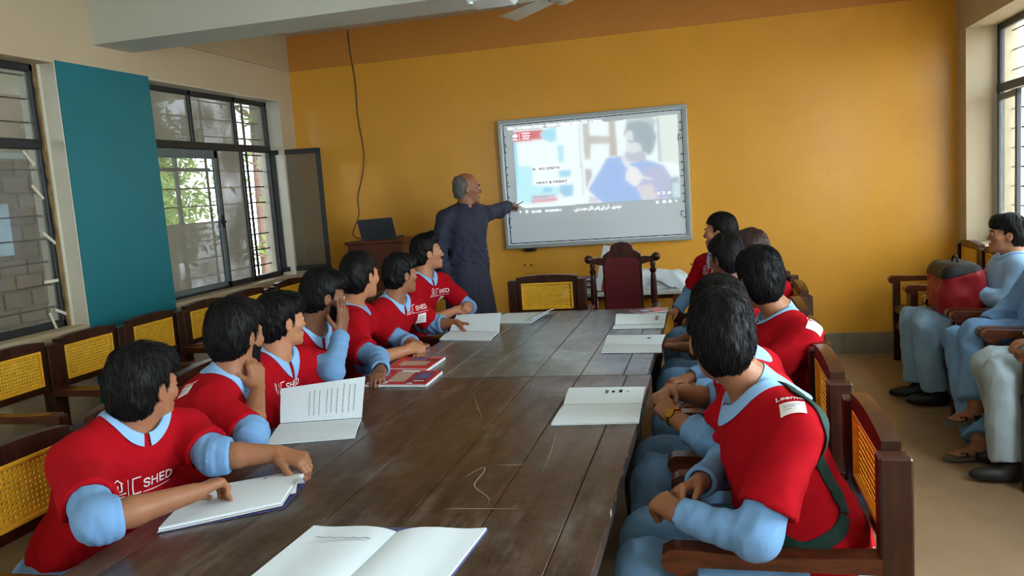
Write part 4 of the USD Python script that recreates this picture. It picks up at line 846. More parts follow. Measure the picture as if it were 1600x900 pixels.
def head_sdf(q, full=0.0):
    """a head in its own frame: x right, y forward, z up, origin between the ears"""
    X = np.abs(q[..., :1]); m = np.concatenate([X, q[..., 1:]], -1); V = lambda *a: np.array(a, np.float32)
    d = ell(q - V(0, -.012, .034), (.076, .097, .088)); d = smin(d, ell(q - V(0, .026, -.03), (.061 + full, .064, .088)), .03)
    d = smin(d, ell(q - V(0, .046, -.084), (.042 + full, .046, .036)), .025); d = smin(d, ell(q - V(0, .078, -.107), (.022, .018, .017)), .02)
    d = smin(d, ell(m - V(.043, .062, -.022), (.024, .024, .022)), .025); d = smin(d, ell(q - V(0, .081, .022), (.050, .017, .012)), .02)
    d = -smin(-d, ell(m - V(.031, .104, .002), (.019, .017, .013)), .014)
    d = smin(d, ell(m - V(.031, .083, .002), (.017, .0125, .0125)), .006)
    d = smin(d, rcone(q, V(0, .088, .014), V(0, .1125, -.030), .0072, .0092), .012); d = smin(d, ell(m - V(.0115, .100, -.035), (.0078, .011, .0075)), .007)
    d = smin(d, ell(q - V(0, .094, -.066), (.023, .0115, .0065)), .006); d = smin(d, ell(q - V(0, .092, -.078), (.019, .0115, .0075)), .006)
    d = -smin(-d, -(-ell(q - V(0, .106, -.0718), (.022, .006, .0012))), .002)
    e = m - V(.077, -.006, -.010); c, s_ = math.cos(.35), math.sin(.35); e2 = np.stack([e[..., 0] * c - e[..., 1] * -s_, e[..., 1] * c + e[..., 0] * -s_, e[..., 2]], -1)
    ear = ell(e2, (.0095, .020, .033)); ear = -smin(-ear, ell(e2 - V(.010, .004, .002), (.008, .011, .019)), .006)
    return smin(d, ear, .008)


def hair_sdf(q, style, seed):
    V = lambda *a: np.array(a, np.float32); X = np.abs(q[..., :1]); m = np.concatenate([X, q[..., 1:]], -1); vol = style.get('vol', 1.0); g = .012 * vol
    d = ell(q - V(0, -.014, .040 + .3 * g), (.078 + .75 * g, .100 + .7 * g, .090 + 1.1 * g)); d = smin(d, ell(q - V(0, -.055, -.015), (.070 + .4 * g, .060 + .5 * g, .085)), .03)
    if style.get('fringe', 0): d = smin(d, ell(q - V(style.get('sweep', .01), .062, .080), (.062, .048, .036 + style['fringe'])), .03)
    if style.get('quiff', 0): d = smin(d, ell(q - V(0, .055, .112), (.058, .045, .026 + style['quiff'])), .03)
    # strands: ridges running away from the crown
    x, y, z = q[..., 0], q[..., 1] + .045, q[..., 2]; th = np.arctan2(x, y); po = np.arctan2(np.hypot(x, y), z - .02)
    n = meshkit.noise(np.stack([np.cos(th + .3 * po) * 11, np.sin(th + .3 * po) * 11, po * 2.2], -1), seed) - .5
    n2 = meshkit.noise(np.stack([np.cos(th + .5 * po) * 4, np.sin(th + .5 * po) * 4, po * 2.0], -1), seed + 9) - .5
    d = d + style.get('rough', 1.0) * (.0032 * n + .007 * n2)
    hl = style.get('line', .058)
    cut = np.maximum.reduce([.030 + .35 * np.maximum(q[..., 2] - .03, 0) - q[..., 1], q[..., 2] - hl - .10 * (q[..., 1] - .08) + .0 * x])     # the face
    cut = np.maximum(cut, -.2 - q[..., 2]); d = -smin(-d, cut, .012)
    d = -smin(-d, ell(m - V(.086, .004, -.018), (.022, .026, .040)), .008)                                                                    # round the ears
    d = np.maximum(d, -(q[..., 2] + style.get('nape', .092) + .25 * np.minimum(q[..., 1] + .06, 0)))
    if style.get('bald'): d = np.maximum(d, q[..., 2] - .098 + 1.5 * np.maximum(q[..., 1] + .045, 0)); d = np.maximum(d, q[..., 1] - .032)
    return d


def add_hand(fd, w, dirv, pn, side, pose='relax', s=1.0):
    """palm, four fingers and a thumb from the wrist w; dirv towards the fingers, pn the way the palm faces"""
    f = nrm(dirv); n = nrm(np.asarray(pn) - np.dot(pn, f) * f); t = np.cross(n, f) * (1 if side == 'L' else -1)
    curl = {'relax': (22, 30, 22), 'flat': (6, 8, 6), 'fist': (62, 78, 50), 'hold': (42, 52, 34), 'clasp': (48, 50, 30), 'point': (60, 75, 45), 'pen': (44, 46, 26)}[pose]
    for k, (off, L, ln) in enumerate(((.027, .083, .072), (.009, .087, .080), (-.009, .083, .073), (-.026, .075, .057))):
        a0 = w + f * .012 * s + t * off * .55 * s; kn = w + f * L * s + t * off * s - n * .004 * s
        fd.cone(a0, kn, .0155 * s, .0115 * s, .012)
        p, d_, r = kn, f, .0098 * s; c = (8, 10, 6) if (pose == 'point' and k == 0) else curl; d_ = nrm(f + t * (off * (3.0 if pose in ('flat', 'relax') else 1.0)))
        for seg, a in zip((.45, .31, .24), c):
            a = math.radians(a * (1 + .06 * k)); m_ = n; ax = nrm(np.cross(d_, m_)); d_ = nrm(d_ * math.cos(a) + np.cross(ax, d_) * math.sin(a)); e = p + d_ * ln * seg * s
            fd.cone(p, e, r, r * .9, .004 if p is not kn else .007); p, r = e, r * .9
    b = w + f * .022 * s + t * .026 * s + n * .006 * s; g = 1.0 if pose in ('flat', 'relax') else .6
    d_ = nrm(f * .75 + t * .62 * g + n * .38); e = b + d_ * .046 * s; fd.cone(w + f * .01 * s + t * .012 * s, b, .015 * s, .0145 * s, .012); fd.cone(b, e, .0135 * s, .0108 * s, .008)
    d2 = nrm(d_ * .8 + f * .45 + n * .18 - t * .12); fd.cone(e, e + d2 * .030 * s, .0105 * s, .0085 * s, .004)


def wrinkle(P, seed, amp, fr=(16, 16, 16)):
    return amp * 2 * (meshkit.fbm(P * np.asarray(fr), 3, seed) - .5)


def on_surface(field, p, n, steps=40, reach=.12):
    """carry the points p along -n onto the surface of the field"""
    p = np.asarray(p, float) + nrm(n) * reach; n = nrm(n)
    for _ in range(steps): p = p - n * np.clip(field.at(p), -.01, .02)[:, None] * .8
    return p


def gradient(field, p, e=.006):
    g = np.stack([field.at(p + e * A3(*v)) - field.at(p - e * A3(*v)) for v in np.eye(3)], -1); return g / (np.linalg.norm(g, axis=1, keepdims=True) + 1e-9)


def decal(field, mesh, centre, out, right, lift=.0012, whole=False):
    """wrap a flat mesh (x right, y up, z out) on the surface of a field at the place that faces 'out'"""
    out = nrm(out); up = nrm(np.cross(out, right)); right = np.cross(up, out); v = np.asarray(mesh.vertices)
    b = np.asarray(centre) + v[:, :1] * right + v[:, 1:2] * up; s = on_surface(field, b, out); g = gradient(field, s); f = np.asarray(mesh.faces)
    if whole:
        t = (s - b) @ out; m = np.median(t); t = np.clip(t, m - .035, m + .035); s = b + t[:, None] * out; return s + g * (lift + .001 + v[:, 2:3]), f
    ok = (np.abs(field.at(s)) < .006) & (np.abs((s - b) @ out) < .18); return s + g * (lift + v[:, 2:3]), f[ok[f].all(1)]


def grid_mesh(w, h, n=8, m=8, t=.0008):
    P = np.array([[(w * (a - .5), h * (b - .5), 0) for b in np.linspace(0, 1, m)] for a in np.linspace(0, 1, n)]); return sheet(P, np.array([0, 0, t]))


_logo, PEOPLE = {}, []


def logo_mesh(part):
    if part not in _logo:
        if part == 'text':
            t = meshkit.text_mesh('SHED', .026, .0006, bold=True); t = t.subdivide_to_size(.012); t.apply_translation([-.005, -.012, 0])
            bar = cat_(*[trimesh.creation.extrude_polygon(g, .0006, engine='earcut') for g in (sbox(-.035, -.024, -.031, .026), sbox(-.035, .022, -.010, .026), sbox(-.035, -.024, -.010, -.020), sbox(-.047, -.026, -.045, .026), sbox(-.004, -.026, .09, -.0235))]).subdivide_to_size(.012)
            _logo[part] = cat_(t, bar)
        else:
            g = [sbox(-.088, -.004, -.084, .022), sbox(-.066, -.004, -.062, .022), sbox(-.088, -.004, -.062, 0), Polygon([(-.092, .018), (-.075, .036), (-.058, .018), (-.062, .018), (-.075, .031), (-.088, .018)]), sbox(-.078, .004, -.072, .016), sbox(-.098, -.013, -.052, -.0095), sbox(-.102, -.022, -.056, -.0185)]
            _logo[part] = cat_(*[trimesh.creation.extrude_polygon(q, .0006, engine='earcut') for q in g]).subdivide_to_size(.012)
    return _logo[part]


def person(label, J, head, skin='skin_mid', style={}, hair='hair_black', h=.0065, kind='boy', hands=None, cuff=(.3, .3), sleeve=.72, legs=True, kameez='kameez_blue', collar=True, collar_w=.031, chest=1.0, seed=1, beard=False, feet='shoe', name='person', lower=None):
    """J: joints in metres (neck, shL, shR, elL, elR, wrL, wrR, pelvis, knL, knR, anL, anR). head: (centre, yaw, pitch, roll, scale)"""
    J = {k: A3(*v) for k, v in J.items()}; hc, yaw, pit, rol, hs = head; hc = A3(*hc); HR = frame_of(yaw, pit, rol); neck, pel = J['neck'], J['pelvis']
    rt = nrm(J['shR'] - J['shL']); up = nrm(neck - pel); fw = nrm(np.cross(up, rt)); up2 = np.cross(rt, fw); B = np.stack([rt, fw, up2], 1)
    org = A3(pel[0], pel[1], 0.0); T = thing(name, label, 'person', org); hands = hands or {}
    out = lambda nm, m, mat, parent=None, **k: obj(nm, m, mat, parent or T, smooth=k.pop('smooth', True), off=org, **k)
    hw = J['wrL'] * 0 + .19
    # ---- skin: one surface
    allp = np.array([hc - .15, hc + .15] + [J[k] for k in J if k[:2] in ('sh', 'el', 'ne', 'pe')] + [J['wrL'] - hw, J['wrL'] + hw, J['wrR'] - hw, J['wrR'] + hw] + ([J[k] - .05 for k in ('knL', 'knR', 'anL', 'anR')] if legs and feet == 'sandal' else []))
    fd = Field(allp.min(0) - .08, allp.max(0) + .08, h)
    R32 = HR.astype(np.float32); fd.add(lambda P: head_sdf(((P - hc.astype(np.float32)) @ R32) / hs) * hs, hc - .16, hc + .16)
    hp = lambda *v: hc + HR @ (np.array(v) * hs)
    fd.cone(hp(0, -.030, -.045), neck + up * .01 + fw * .004, .052 * hs / .9, .054, .02); fd.cone(neck + up * .01, neck - up * .06, .054, .07, .03)
    fd.cone(neck - up * .05, pel + up * .15, .06, .06, .04); fd.cone(J['shL'] * .8 + neck * .2 - up * .02, J['shR'] * .8 + neck * .2 - up * .02, .045, .045, .04)
    for s in 'LR':
        sh, e, w = J['sh' + s] - up * .01, J['el' + s], J['wr' + s]
        fd.cone(sh, e, .042, .036, .015); fd.cone(e, e * .65 + w * .35, .036, .037, .012); fd.cone(e * .65 + w * .35, w, .037, .0245, .012)
        if s in hands: dv, pn, pose, sc = hands[s]; add_hand(fd, w, dv, pn, s, pose, sc)
        if legs and feet == 'sandal':
            fd.cone(pel + rt * (.08 if s == 'R' else -.08), J['kn' + s], .062, .05, .02); fd.cone(J['kn' + s], J['an' + s], .048, .034, .015)
    out('body', fd.mesh(), skin)
    # ---- eyes, brows, lips
    for s in (-1, 1):
        e = trimesh.creation.icosphere(2, .0112 * hs); e.apply_translation(hp(s * .031, .0875, .0015)); ey = out('eye', e, 'eye_white')
        e = trimesh.creation.icosphere(1, .0056 * hs); e.apply_translation(hp(s * .031, .0955, .0015)); out('iris', e, 'eye_dark', ey)
        b = spline([hp(s * .012, .0985, .019), hp(s * .03, .0985, .0255), hp(s * .05, .086, .021)], 9); out('eyebrow', tube(b, np.array([.0028, .0036, .004, .004, .0038, .0034, .003, .0022, .0012]) * hs, 6), hair if hair != 'hair_grey' else 'hair_black')
    # ---- hair
    hf = Field(A3(-.15, -.17, -.14) * hs, A3(.15, .14, .18) * hs, .0042 if h < .006 else .005); hf.add(lambda P: hair_sdf(P / hs, style, seed) * hs, hf.lo, hf.lo + hf.n * hf.h)
    v, f = hf.mesh(); hm = out('hair', (hc + v @ HR.T, f), hair)
    ns = 1500 if h < .006 else 600; r_ = np.random.default_rng(seed + 50); q = v[r_.choice(len(v), min(ns, len(v)), replace=False)];
    cr_ = A3(0, -.04, .11) * hs; K = 6; L_ = r_.uniform(.018, .042, len(q)); strands = [q]; lift = r_.uniform(.0003, .0011, len(q)); fl0 = None
    for i in range(1, K):
        p_ = strands[-1]; g_ = gradient(hf, p_, .004); fl = p_ - cr_; fl[:, 2] -= .03 * hs; fl += r_.normal(0, .012, fl.shape); fl -= (fl * g_).sum(1, keepdims=True) * g_; fl /= np.linalg.norm(fl, axis=1, keepdims=True) + 1e-9
        fl = fl if fl0 is None else fl0 * .6 + fl * .4; fl0 = fl; p_ = p_ + fl * (L_ / K)[:, None]; dd = hf.at(p_); tgt = .0004 + lift * i; p_ = p_ + g_ * np.clip(tgt - dd, -.004, .004)[:, None]; strands.append(p_)
    SP = hc + np.stack(strands, 1).reshape(-1, 3) @ HR.T - org; cv = UsdGeom.BasisCurves.Define(stage, str(T.GetPath()) + '/hair/' + 'hair_strands'); cv.CreateTypeAttr('linear'); cv.CreatePointsAttr(Vt.Vec3fArray.FromNumpy(SP.astype(np.float32))); cv.CreateCurveVertexCountsAttr(Vt.IntArray.FromNumpy(np.full(len(q), K, np.int32)))
    cv.CreateWidthsAttr(Vt.FloatArray.FromNumpy(np.tile(np.linspace(.0021, .0006, K), len(q)).astype(np.float32))); cv.SetWidthsInterpolation('vertex'); UsdShade.MaterialBindingAPI.Apply(cv.GetPrim()).Bind(M[hair]); tags(cv.GetPrim(), kind='stuff')
    if beard:
        bf = Field(A3(-.09, -.02, -.14) * hs, A3(.09, .13, .02) * hs, .0045)
        bf.add(lambda P: np.maximum(np.maximum(head_sdf(P / hs) * hs - .0035 - .003 * (meshkit.noise(P * 300, seed) - .5), P[..., 2] - (-.048 * hs) - .6 * np.maximum(.05 * hs - P[..., 1], 0)), np.maximum(.018 * hs - P[..., 1], -ell(P / hs - np.array([0, .1, -.072], np.float32), (.03, .03, .016)))), bf.lo, bf.lo + bf.n * bf.h)
        v, f = bf.mesh()
        if len(f): out('beard', (hc + v @ HR.T, f), hair)
    # ---- shirt
    H2 = .0085 if h > .006 else .0075; top_mat = 'tee_red' if kind == 'boy' else kameez
    pts = np.array([J[k] for k in ('shL', 'shR', 'elL', 'elR', 'neck', 'pelvis')]); sf = Field(pts.min(0) - .2, pts.max(0) + .2, H2); C = chest
    mid = neck - up * .16 + fw * .012
    sf.ell(mid, (.158 * C, .108 * C, .175), B, .0); sf.ell(pel + up * .17 + fw * .015, (.145 * C, .112 * C, .17), B, .07); sf.ell(pel + up * .03, (.17 * C, .13 * C, .165), B, .07)
    sf.cone(J['shL'] * .82 + J['shR'] * .18 - up * .03, J['shR'] * .82 + J['shL'] * .18 - up * .03, .062, .062, .06)
    for s in 'LR':
        sf.cone(neck - up * .012 + (rt if s == 'R' else -rt) * .03, J['sh' + s] - up * .008, .060, .050, .04)
    sf.plane(pel - up * .105, -up)
    cl = []
    for s in 'LR':
        sh, e = J['sh' + s] - up * .012, J['el' + s]; d_ = nrm(e - sh); L = np.linalg.norm(e - sh); fr = 1.0 if kind != 'boy' else sleeve; end = sh + d_ * L * fr
        if kind == 'boy': sf.cone(sh, sh + d_ * (L * fr + .06), .057, .069, .05, clip=[(end, d_)]); cl.append((end, d_, s))
        else: sf.cone(sh, e, .060, .056, .045)
    if kind != 'boy':
        for s in 'LR':
            e, w = J['el' + s], J['wr' + s]; L = np.linalg.norm(w - e); d_ = nrm(w - e); end = e + d_ * L * .92; sf.cone(e, e + d_ * (L + .05), .056, .046, .03, clip=[(end, d_)]); cl.append((end, d_, s))
    ax = [sf.lo[k] + sf.h * np.arange(sf.n[k]) for k in range(3)]; band = np.abs(sf.d) < .03; I = np.argwhere(band); P = sf.lo + sf.h * I
    low = np.clip((neck[2] - .06 - P[:, 2]) / .22, .45, 1.25); q = (P - pel) @ B
    fold = lambda a, b, c, s_: 1 - np.abs(2 * meshkit.noise(np.c_[a, b, c], s_) - 1)
    sg = np.sign(q[:, 0]) * .9
    sf.d[band] += (low * (.016 * (.55 - fold(q[:, 0] * 6 + 5, q[:, 1] * 6, q[:, 2] * 11 + np.abs(q[:, 0]) * 13, seed)) + .010 * (.55 - fold(q[:, 0] * 13 + q[:, 2] * 9, q[:, 1] * 13, q[:, 2] * 19 - np.abs(q[:, 0]) * 16, seed + 5)) + .004 * (meshkit.noise(np.c_[q * 34], seed + 6) - .5))).astype(np.float32)
    for end, d_, s in cl: sf.cone(end - d_ * .02, end + d_ * .05, .050 if kind == 'boy' else .034, .053 if kind == 'boy' else .038, .004, 'cut')
    sf.cone(neck - up * .018 + fw * .004, hp(0, -.03, -.03), .070, .072, .01, 'cut')
    shirt = out('shirt' if kind == 'boy' else 'kameez', sf.mesh(), top_mat)
    # ---- sleeves of the blue shirt underneath
    if kind == 'boy':
        for s, c in zip('LR', cuff):
            sh, e, w = J['sh' + s] - up * .012, J['el' + s], J['wr' + s]; d_ = nrm(w - e); L = np.linalg.norm(w - e); end = e + d_ * L * c; st = sh + (e - sh) * (sleeve - .18); lo, hi = np.minimum(np.minimum(st, e), end), np.maximum(np.maximum(st, e), end)
            bf = Field(lo - .09, hi + .09, .0062); r1 = .046 if c > .7 else .047; r2 = .036 if c > .7 else .045
            bf.cone(st, e, .051, r1, 0); bf.cone(e, end + d_ * .04, r1, r2, .03, clip=[(end, d_)])
            if c <= .7: bf.cone(end - d_ * .045, end + d_ * .03, r2 + .006, r2 + .006, .004, clip=[(end, d_), (end - d_ * .05, -d_)])
            else: bf.cone(end - d_ * .05, end + d_ * .03, r2 + .003, r2 + .003, .004, clip=[(end, d_), (end - d_ * .055, -d_)])
            bd_ = np.abs(bf.d) < .025; P = bf.lo + bf.h * np.argwhere(bd_); u = (P - e) @ d_
            bf.d[bd_] += (.006 * (.5 - fold(P[:, 0] * 10, P[:, 1] * 10, P[:, 2] * 10 + u * 20, seed + 3)) + .006 * (.5 - fold(P[:, 0] * 14 + u * 40, P[:, 1] * 14 - u * 30, P[:, 2] * 14, seed + 4))).astype(np.float32)
            bf.cone(end - d_ * .012, end + d_ * .06, r2 - .008 if c <= .7 else .029, r2 - .004 if c <= .7 else .033, .003, 'cut')
            out('sleeve', bf.mesh(), kameez, label='rolled blue shirt sleeve' if c <= .7 else 'long blue shirt sleeve')
    # ---- collar: folded band round the neck, open at the throat
    if collar:
        nd = nrm(hp(0, -.03, -.05) - neck); nd = nrm(nd * .6 + up * .4); cf = nrm(fw - np.dot(fw, nd) * nd); cr = np.cross(cf, nd); NU, NS = 52, 9; Hh, TH = np.zeros((NU, NS)), np.linspace(-1, 1, NU); c0 = neck + fw * .004; D_, RO = [], np.zeros((NU, NS))
        for i, th in enumerate(TH):
            a = th * math.radians(174); D_.append(-cf * math.cos(a) + cr * math.sin(a)); k = abs(th); tip = max(0, (k - .70) / .30)
            RO[i] = .0605 + .003 * k + np.linspace(0, 1, NS) * (collar_w + .010 * tip)
        D_ = np.array(D_); base = c0 + D_[:, None] * RO[..., None]
        p_ = (base + nd * .10).reshape(-1, 3)
        for _ in range(60): p_ = p_ - nd * np.clip(sf.at(p_), -.01, .01)[:, None] * .8
        Hh = ((p_ - base.reshape(-1, 3)) @ nd).reshape(NU, NS); Hh = np.where(Hh < -.16, np.nan, Hh); Hh = np.where(np.isnan(Hh), np.nanmin(Hh), Hh) + .007
        top = .050 - .050 * np.abs(TH) ** 1.6
        s_ = np.linspace(0, 1, NS); Z_ = np.maximum(Hh, (top[:, None] * (1 - s_) ** 1.3 + (Hh[:, -1:] - .004) * (1 - (1 - s_) ** 1.3))); Z_[:, 0] = np.maximum(top, Hh[:, 0] * 0 + top); Z_ = gaussian_filter(Z_, (1.6, .5), mode='nearest')
        P = base + Z_[..., None] * nd; out('collar', thick(P, .0026), 'collar_blue' if kameez == 'kameez_blue' else kameez, smooth=50)
    # ---- trousers and the skirt of the kameez
    if legs:
        pp = np.array([J[k] for k in ('pelvis', 'knL', 'knR', 'anL', 'anR')]); tf = Field(pp.min(0) - .2, pp.max(0) + .2, .0118)
        for s in 'LR':
            hip = pel + rt * (.085 if s == 'R' else -.085) - up * .03; kn, an = J['kn' + s], J['an' + s]; dl = nrm(an - kn); hem = an - dl * .02
            tf.cone(hip, kn, .098, .076, .05); tf.cone(kn, an + dl * .05, .078, .070, .03, clip=[(hem, dl)])
        tf.ell(pel - up * .02, (.17, .14, .10), B, .05)
        if lower != 'plain': tf.cone((pel + J['knL']) / 2 + A3(0, 0, .035), (pel + J['knR']) / 2 + A3(0, 0, .035), .062, .062, .06)
        b_ = np.abs(tf.d) < .03; P = tf.lo + tf.h * np.argwhere(b_)
        tf.d[b_] += (.022 * (.5 - fold(P[:, 0] * 9, P[:, 1] * 9, P[:, 2] * 4 + P[:, 0] * 5, seed + 7)) + .012 * (.5 - fold(P[:, 0] * 20, P[:, 1] * 20 + P[:, 2] * 8, P[:, 2] * 8, seed + 8))).astype(np.float32)
        out('trousers', tf.mesh(), kameez)
        if feet:
            for s in 'LR':
                an, kn = J['an' + s], J['kn' + s]; fdv = J.get('ft' + s); fdv = nrm(fdv) if fdv is not None else nrm(A3(*(kn - pel)[:2], 0)); side = np.cross(fdv, [0, 0, 1.0]); side = nrm(side); upf = np.cross(side, fdv); FR = np.stack([side, fdv, upf], 1)
                if feet == 'shoe':
                    g = Field(an - A3(.25, .25, .15), an + A3(.25, .25, .12), .008); c0 = an - upf * .055
                    g.ell(c0 + fdv * .04 - upf * .005, (.044, .135, .042), FR); g.ell(c0 - fdv * .02 + upf * .03, (.042, .06, .05), FR, .03); g.plane(c0 - upf * .030, -upf); sh_ = out('shoe', g.mesh(), 'sandal_black')
                else:
                    c0 = an - upf * .06; u = np.linspace(0, 2 * np.pi, 30, endpoint=False); w_ = .040 + .006 * np.sin(u); sole = Polygon(np.c_[w_ * np.cos(u), .13 * np.sin(u) + .05]); m = trimesh.creation.extrude_polygon(sole, .02, engine='earcut'); out('sandal_sole', (c0 + (m.vertices - [0, 0, .035]) @ FR.T, m.faces), 'sandal_sole', smooth=35)
                    g = Field(an - A3(.26, .26, .16), an + A3(.26, .26, .13), .006); g.cone(an - upf * .005 - fdv * .012, c0 + fdv * .02, .034, .032, 0); g.cone(c0 + fdv * .01, c0 + fdv * .10 - upf * .006, .032, .026, .02); g.cone(c0 - fdv * .02, an, .03, .034, .02)
                    for k in range(5): o_ = (k - 2) * .0145; q0 = c0 + fdv * (.105 - abs(o_ - .01) * .5) + side * o_ - upf * .008; g.cone(q0, q0 + fdv * .035, .0085, .0078, .006)
                    out('foot', g.mesh(), skin)
                    for y0_, r_ in ((.085, .038), (.015, .045)):
                        a_ = np.linspace(-.2, math.pi + .2, 16); Pp = np.array([[c0 + side * (r_ * math.cos(t)) + upf * (-.02 + (.045 if y0_ < .05 else .034) * max(math.sin(t), -.1)) + fdv * (y0_ + v_) for v_ in (-.018, .018)] for t in a_]); out('sandal_strap', thick(Pp, .004), 'sandal_black', smooth=40)
    PEOPLE.append(sf)
    return dict(T=T, out=out, sf=sf, fw=fw, rt=rt, up=up2, neck=neck, J=J, shirt=shirt, hp=hp, HR=HR)


def thick(P, t):
    """sheet of the points P thickened along its own normals"""
    du = np.gradient(P, axis=0); dv = np.gradient(P, axis=1); n = np.cross(du, dv); n /= np.linalg.norm(n, axis=-1, keepdims=True) + 1e-9; return sheet(P, n * t)


def chest_logo(b, drop=.20, shift=0.0, sticker=None, at=None):
    c = b['neck'] - b['up'] * drop + b['rt'] * -shift; r = b['rt'] * -1.0     # the wearer's left is the reader's right
    o_ = b['fw']
    if at: c, o_ = A3(*at[0]), nrm(A3(*at[1])); r = np.cross([0, 0, 1.0], o_)
    b['out']('printed_word', decal(b['sf'], logo_mesh('text'), c, o_, r), 'print_white', b['shirt'], smooth=False, label='white printed word SHED in a bracket')
    b['out']('printed_crest', decal(b['sf'], logo_mesh('crest'), c, o_, r), 'print_white', b['shirt'], smooth=False, label='small white printed house crest')
    if sticker: name_sticker(b, c + nrm(r) * sticker[0] - b['up'] * sticker[1], o_, r, .05, .055)


def name_sticker(b, c, out_, r, w=.055, h=.04):
    k = b['out']('name_sticker', decal(b['sf'], grid_mesh(w, h), c, out_, r, .0014, True), 'sticker', b['shirt'], smooth=False, label='white name sticker')
    m = cat_(*[trimesh.creation.extrude_polygon(sbox(-w * .36, y, w * .3 - .01 * i, y + h * .05), .0003, engine='earcut') for i, y in enumerate((h * .18, 0, -h * .2))]).subdivide_to_size(.01); b['out']('sticker_writing', decal(b['sf'], m, c, out_, r, .0026, True), 'pencil_grey', k, smooth=False)


def sleeve_print(b, c, out_, r, word='Learner', sticker=True, up_off=.045, w=.06, h_=.042):
    m = meshkit.text_mesh(word, .014, .0005, bold=True).subdivide_to_size(.012); m.apply_translation([-m.bounds[1, 0] / 2, up_off, 0])
    b['out']('printed_word', decal(b['sf'], m, c, out_, r), 'print_white', b['shirt'], smooth=False)
    if sticker: name_sticker(b, np.asarray(c), out_, r, w, h_)

# ================================================================ the people at the table


def legs_for(pel, yaw, spread=.10, reach=.42, tuck=.0):
    f = A3(math.cos(math.radians(yaw)), math.sin(math.radians(yaw)), 0); r = A3(f[1], -f[0], 0); p = A3(*pel); d = {}
    for s, k in (('R', 1), ('L', -1)):
        d['kn' + s] = (p[:2].tolist() + [.535]) + f * reach + r * k * spread; d['an' + s] = A3(*d['kn' + s][:2], .115) + f * (.02 - tuck) + r * k * .01
    return d


def seated(neck, shL, shR, elL, elR, wrL, wrR, pel, yaw, **k):
    return dict(neck=neck, shL=shL, shR=shR, elL=elL, elR=elR, wrL=wrL, wrR=wrR, pelvis=pel, **legs_for(pel, yaw, **k))


S_SHORT = dict(vol=1.0, fringe=.0, line=.060, rough=1.0)
S_FULL = dict(vol=1.45, fringe=.012, line=.050, rough=1.3)
S_MOP = dict(vol=1.3, fringe=.016, line=.040, rough=1.5, sweep=.02)
S_QUIFF = dict(vol=1.0, quiff=.014, line=.066, rough=1.2)

# ---- left side, from the camera towards the board
b = person('boy in a red shirt at the front left, one hand moving over a notebook', seated((-1.635, 1.925, .965), (-1.555, 2.055, .91), (-1.69, 1.755, .915), (-1.42, 1.99, .845), (-1.445, 1.55, .835), (-1.255, 2.05, .835), (-1.315, 1.735, .838), (-1.80, 1.88, .56), 0),
           ((-1.60, 1.955, 1.058), 80, -4, 0, .90), 'skin_mid', S_FULL, h=.0055, hands={'L': ((1, .02, -.28), (-.1, .15, -1), 'hold', .95), 'R': ((.25, 1, -.05), (.2, 0, -1), 'hold', .95)}, cuff=(.22, .20), seed=1)
chest_logo(b, at=((-1.571, 1.869, .808), (.86, -.45, .0)))

b = person('boy in red resting his chin on his right hand, second from the front left', seated((-1.675, 2.455, .965), (-1.79, 2.60, .925), (-1.635, 2.31, .92), (-1.60, 2.74, .68), (-1.455, 2.235, .83), (-1.50, 2.62, .64), (-1.555, 2.455, .925), (-1.93, 2.36, .56), 25),
           ((-1.645, 2.505, 1.105), 78, -4, 0, .93), 'skin_mid', S_FULL, h=.0055, hands={'R': ((-.30, .45, .95), (-.6, .35, .2), 'relax', .95), 'L': ((.3, -1, -.1), (0, 0, -1), 'relax', .9)}, cuff=(.3, .10), sleeve=.86, chest=1.2, seed=2, beard=True)
sleeve_print(b, (-1.742, 2.322, .95), (-.2, -.65, .7), (.80, .42, -.42), up_off=.03)

b = person('boy in a red shirt looking up at the board, third from the front left', seated((-1.765, 2.94, .935), (-1.73, 3.10, .885), (-1.775, 2.77, .89), (-1.58, 3.10, .68), (-1.62, 2.68, .68), (-1.49, 2.92, .66), (-1.48, 2.80, .66), (-1.94, 2.90, .56), 5),
           ((-1.73, 2.96, 1.078), 56, 0, 0, .87), 'skin_light', S_MOP, h=.0055, hands={'R': ((.5, .6, 0), (0, 0, -1), 'relax', .9), 'L': ((.5, -.6, 0), (0, 0, -1), 'relax', .9)}, cuff=(.3, .3), seed=3)
chest_logo(b, at=((-1.70, 2.88, .826), (.94, -.25, -.1)))

b = person('boy in red with long blue sleeves holding a hand before his face', seated((-1.82, 3.355, .965), (-1.765, 3.535, .905), (-1.865, 3.20, .915), (-1.53, 3.42, .815), (-1.60, 3.10, .83), (-1.43, 3.22, .805), (-1.645, 3.31, .955), (-2.0, 3.32, .56), 8),
           ((-1.745, 3.38, 1.12), 42, -10, 0, .89), 'skin_dark', S_FULL, h=.0055, hands={'R': ((.06, .28, 1), (-.9, .35, .1), 'flat', .95), 'L': ((.25, -1, -.08), (0, 0, -1), 'relax', .9)}, cuff=(.93, .93), seed=4, beard=True)
chest_logo(b, .13, .02)

b = person('boy in a red shirt seen from behind with rolled blue cuffs, fifth on the left', seated((-1.82, 3.80, 1.0), (-1.83, 3.97, .945), (-1.735, 3.66, .94), (-1.60, 3.95, .78), (-1.645, 3.53, .775), (-1.47, 3.80, .80), (-1.475, 3.66, .805), (-1.95, 3.70, .56), 18),
           ((-1.755, 3.815, 1.162), 70, 0, 0, .93), 'skin_light', S_SHORT, h=.006, hands={'R': ((.25, .9, 0), (-.4, .2, -.5), 'clasp', .9), 'L': ((.3, -.7, 0), (-.2, 0, -1), 'clasp', .9)}, cuff=(.42, .42), seed=5)

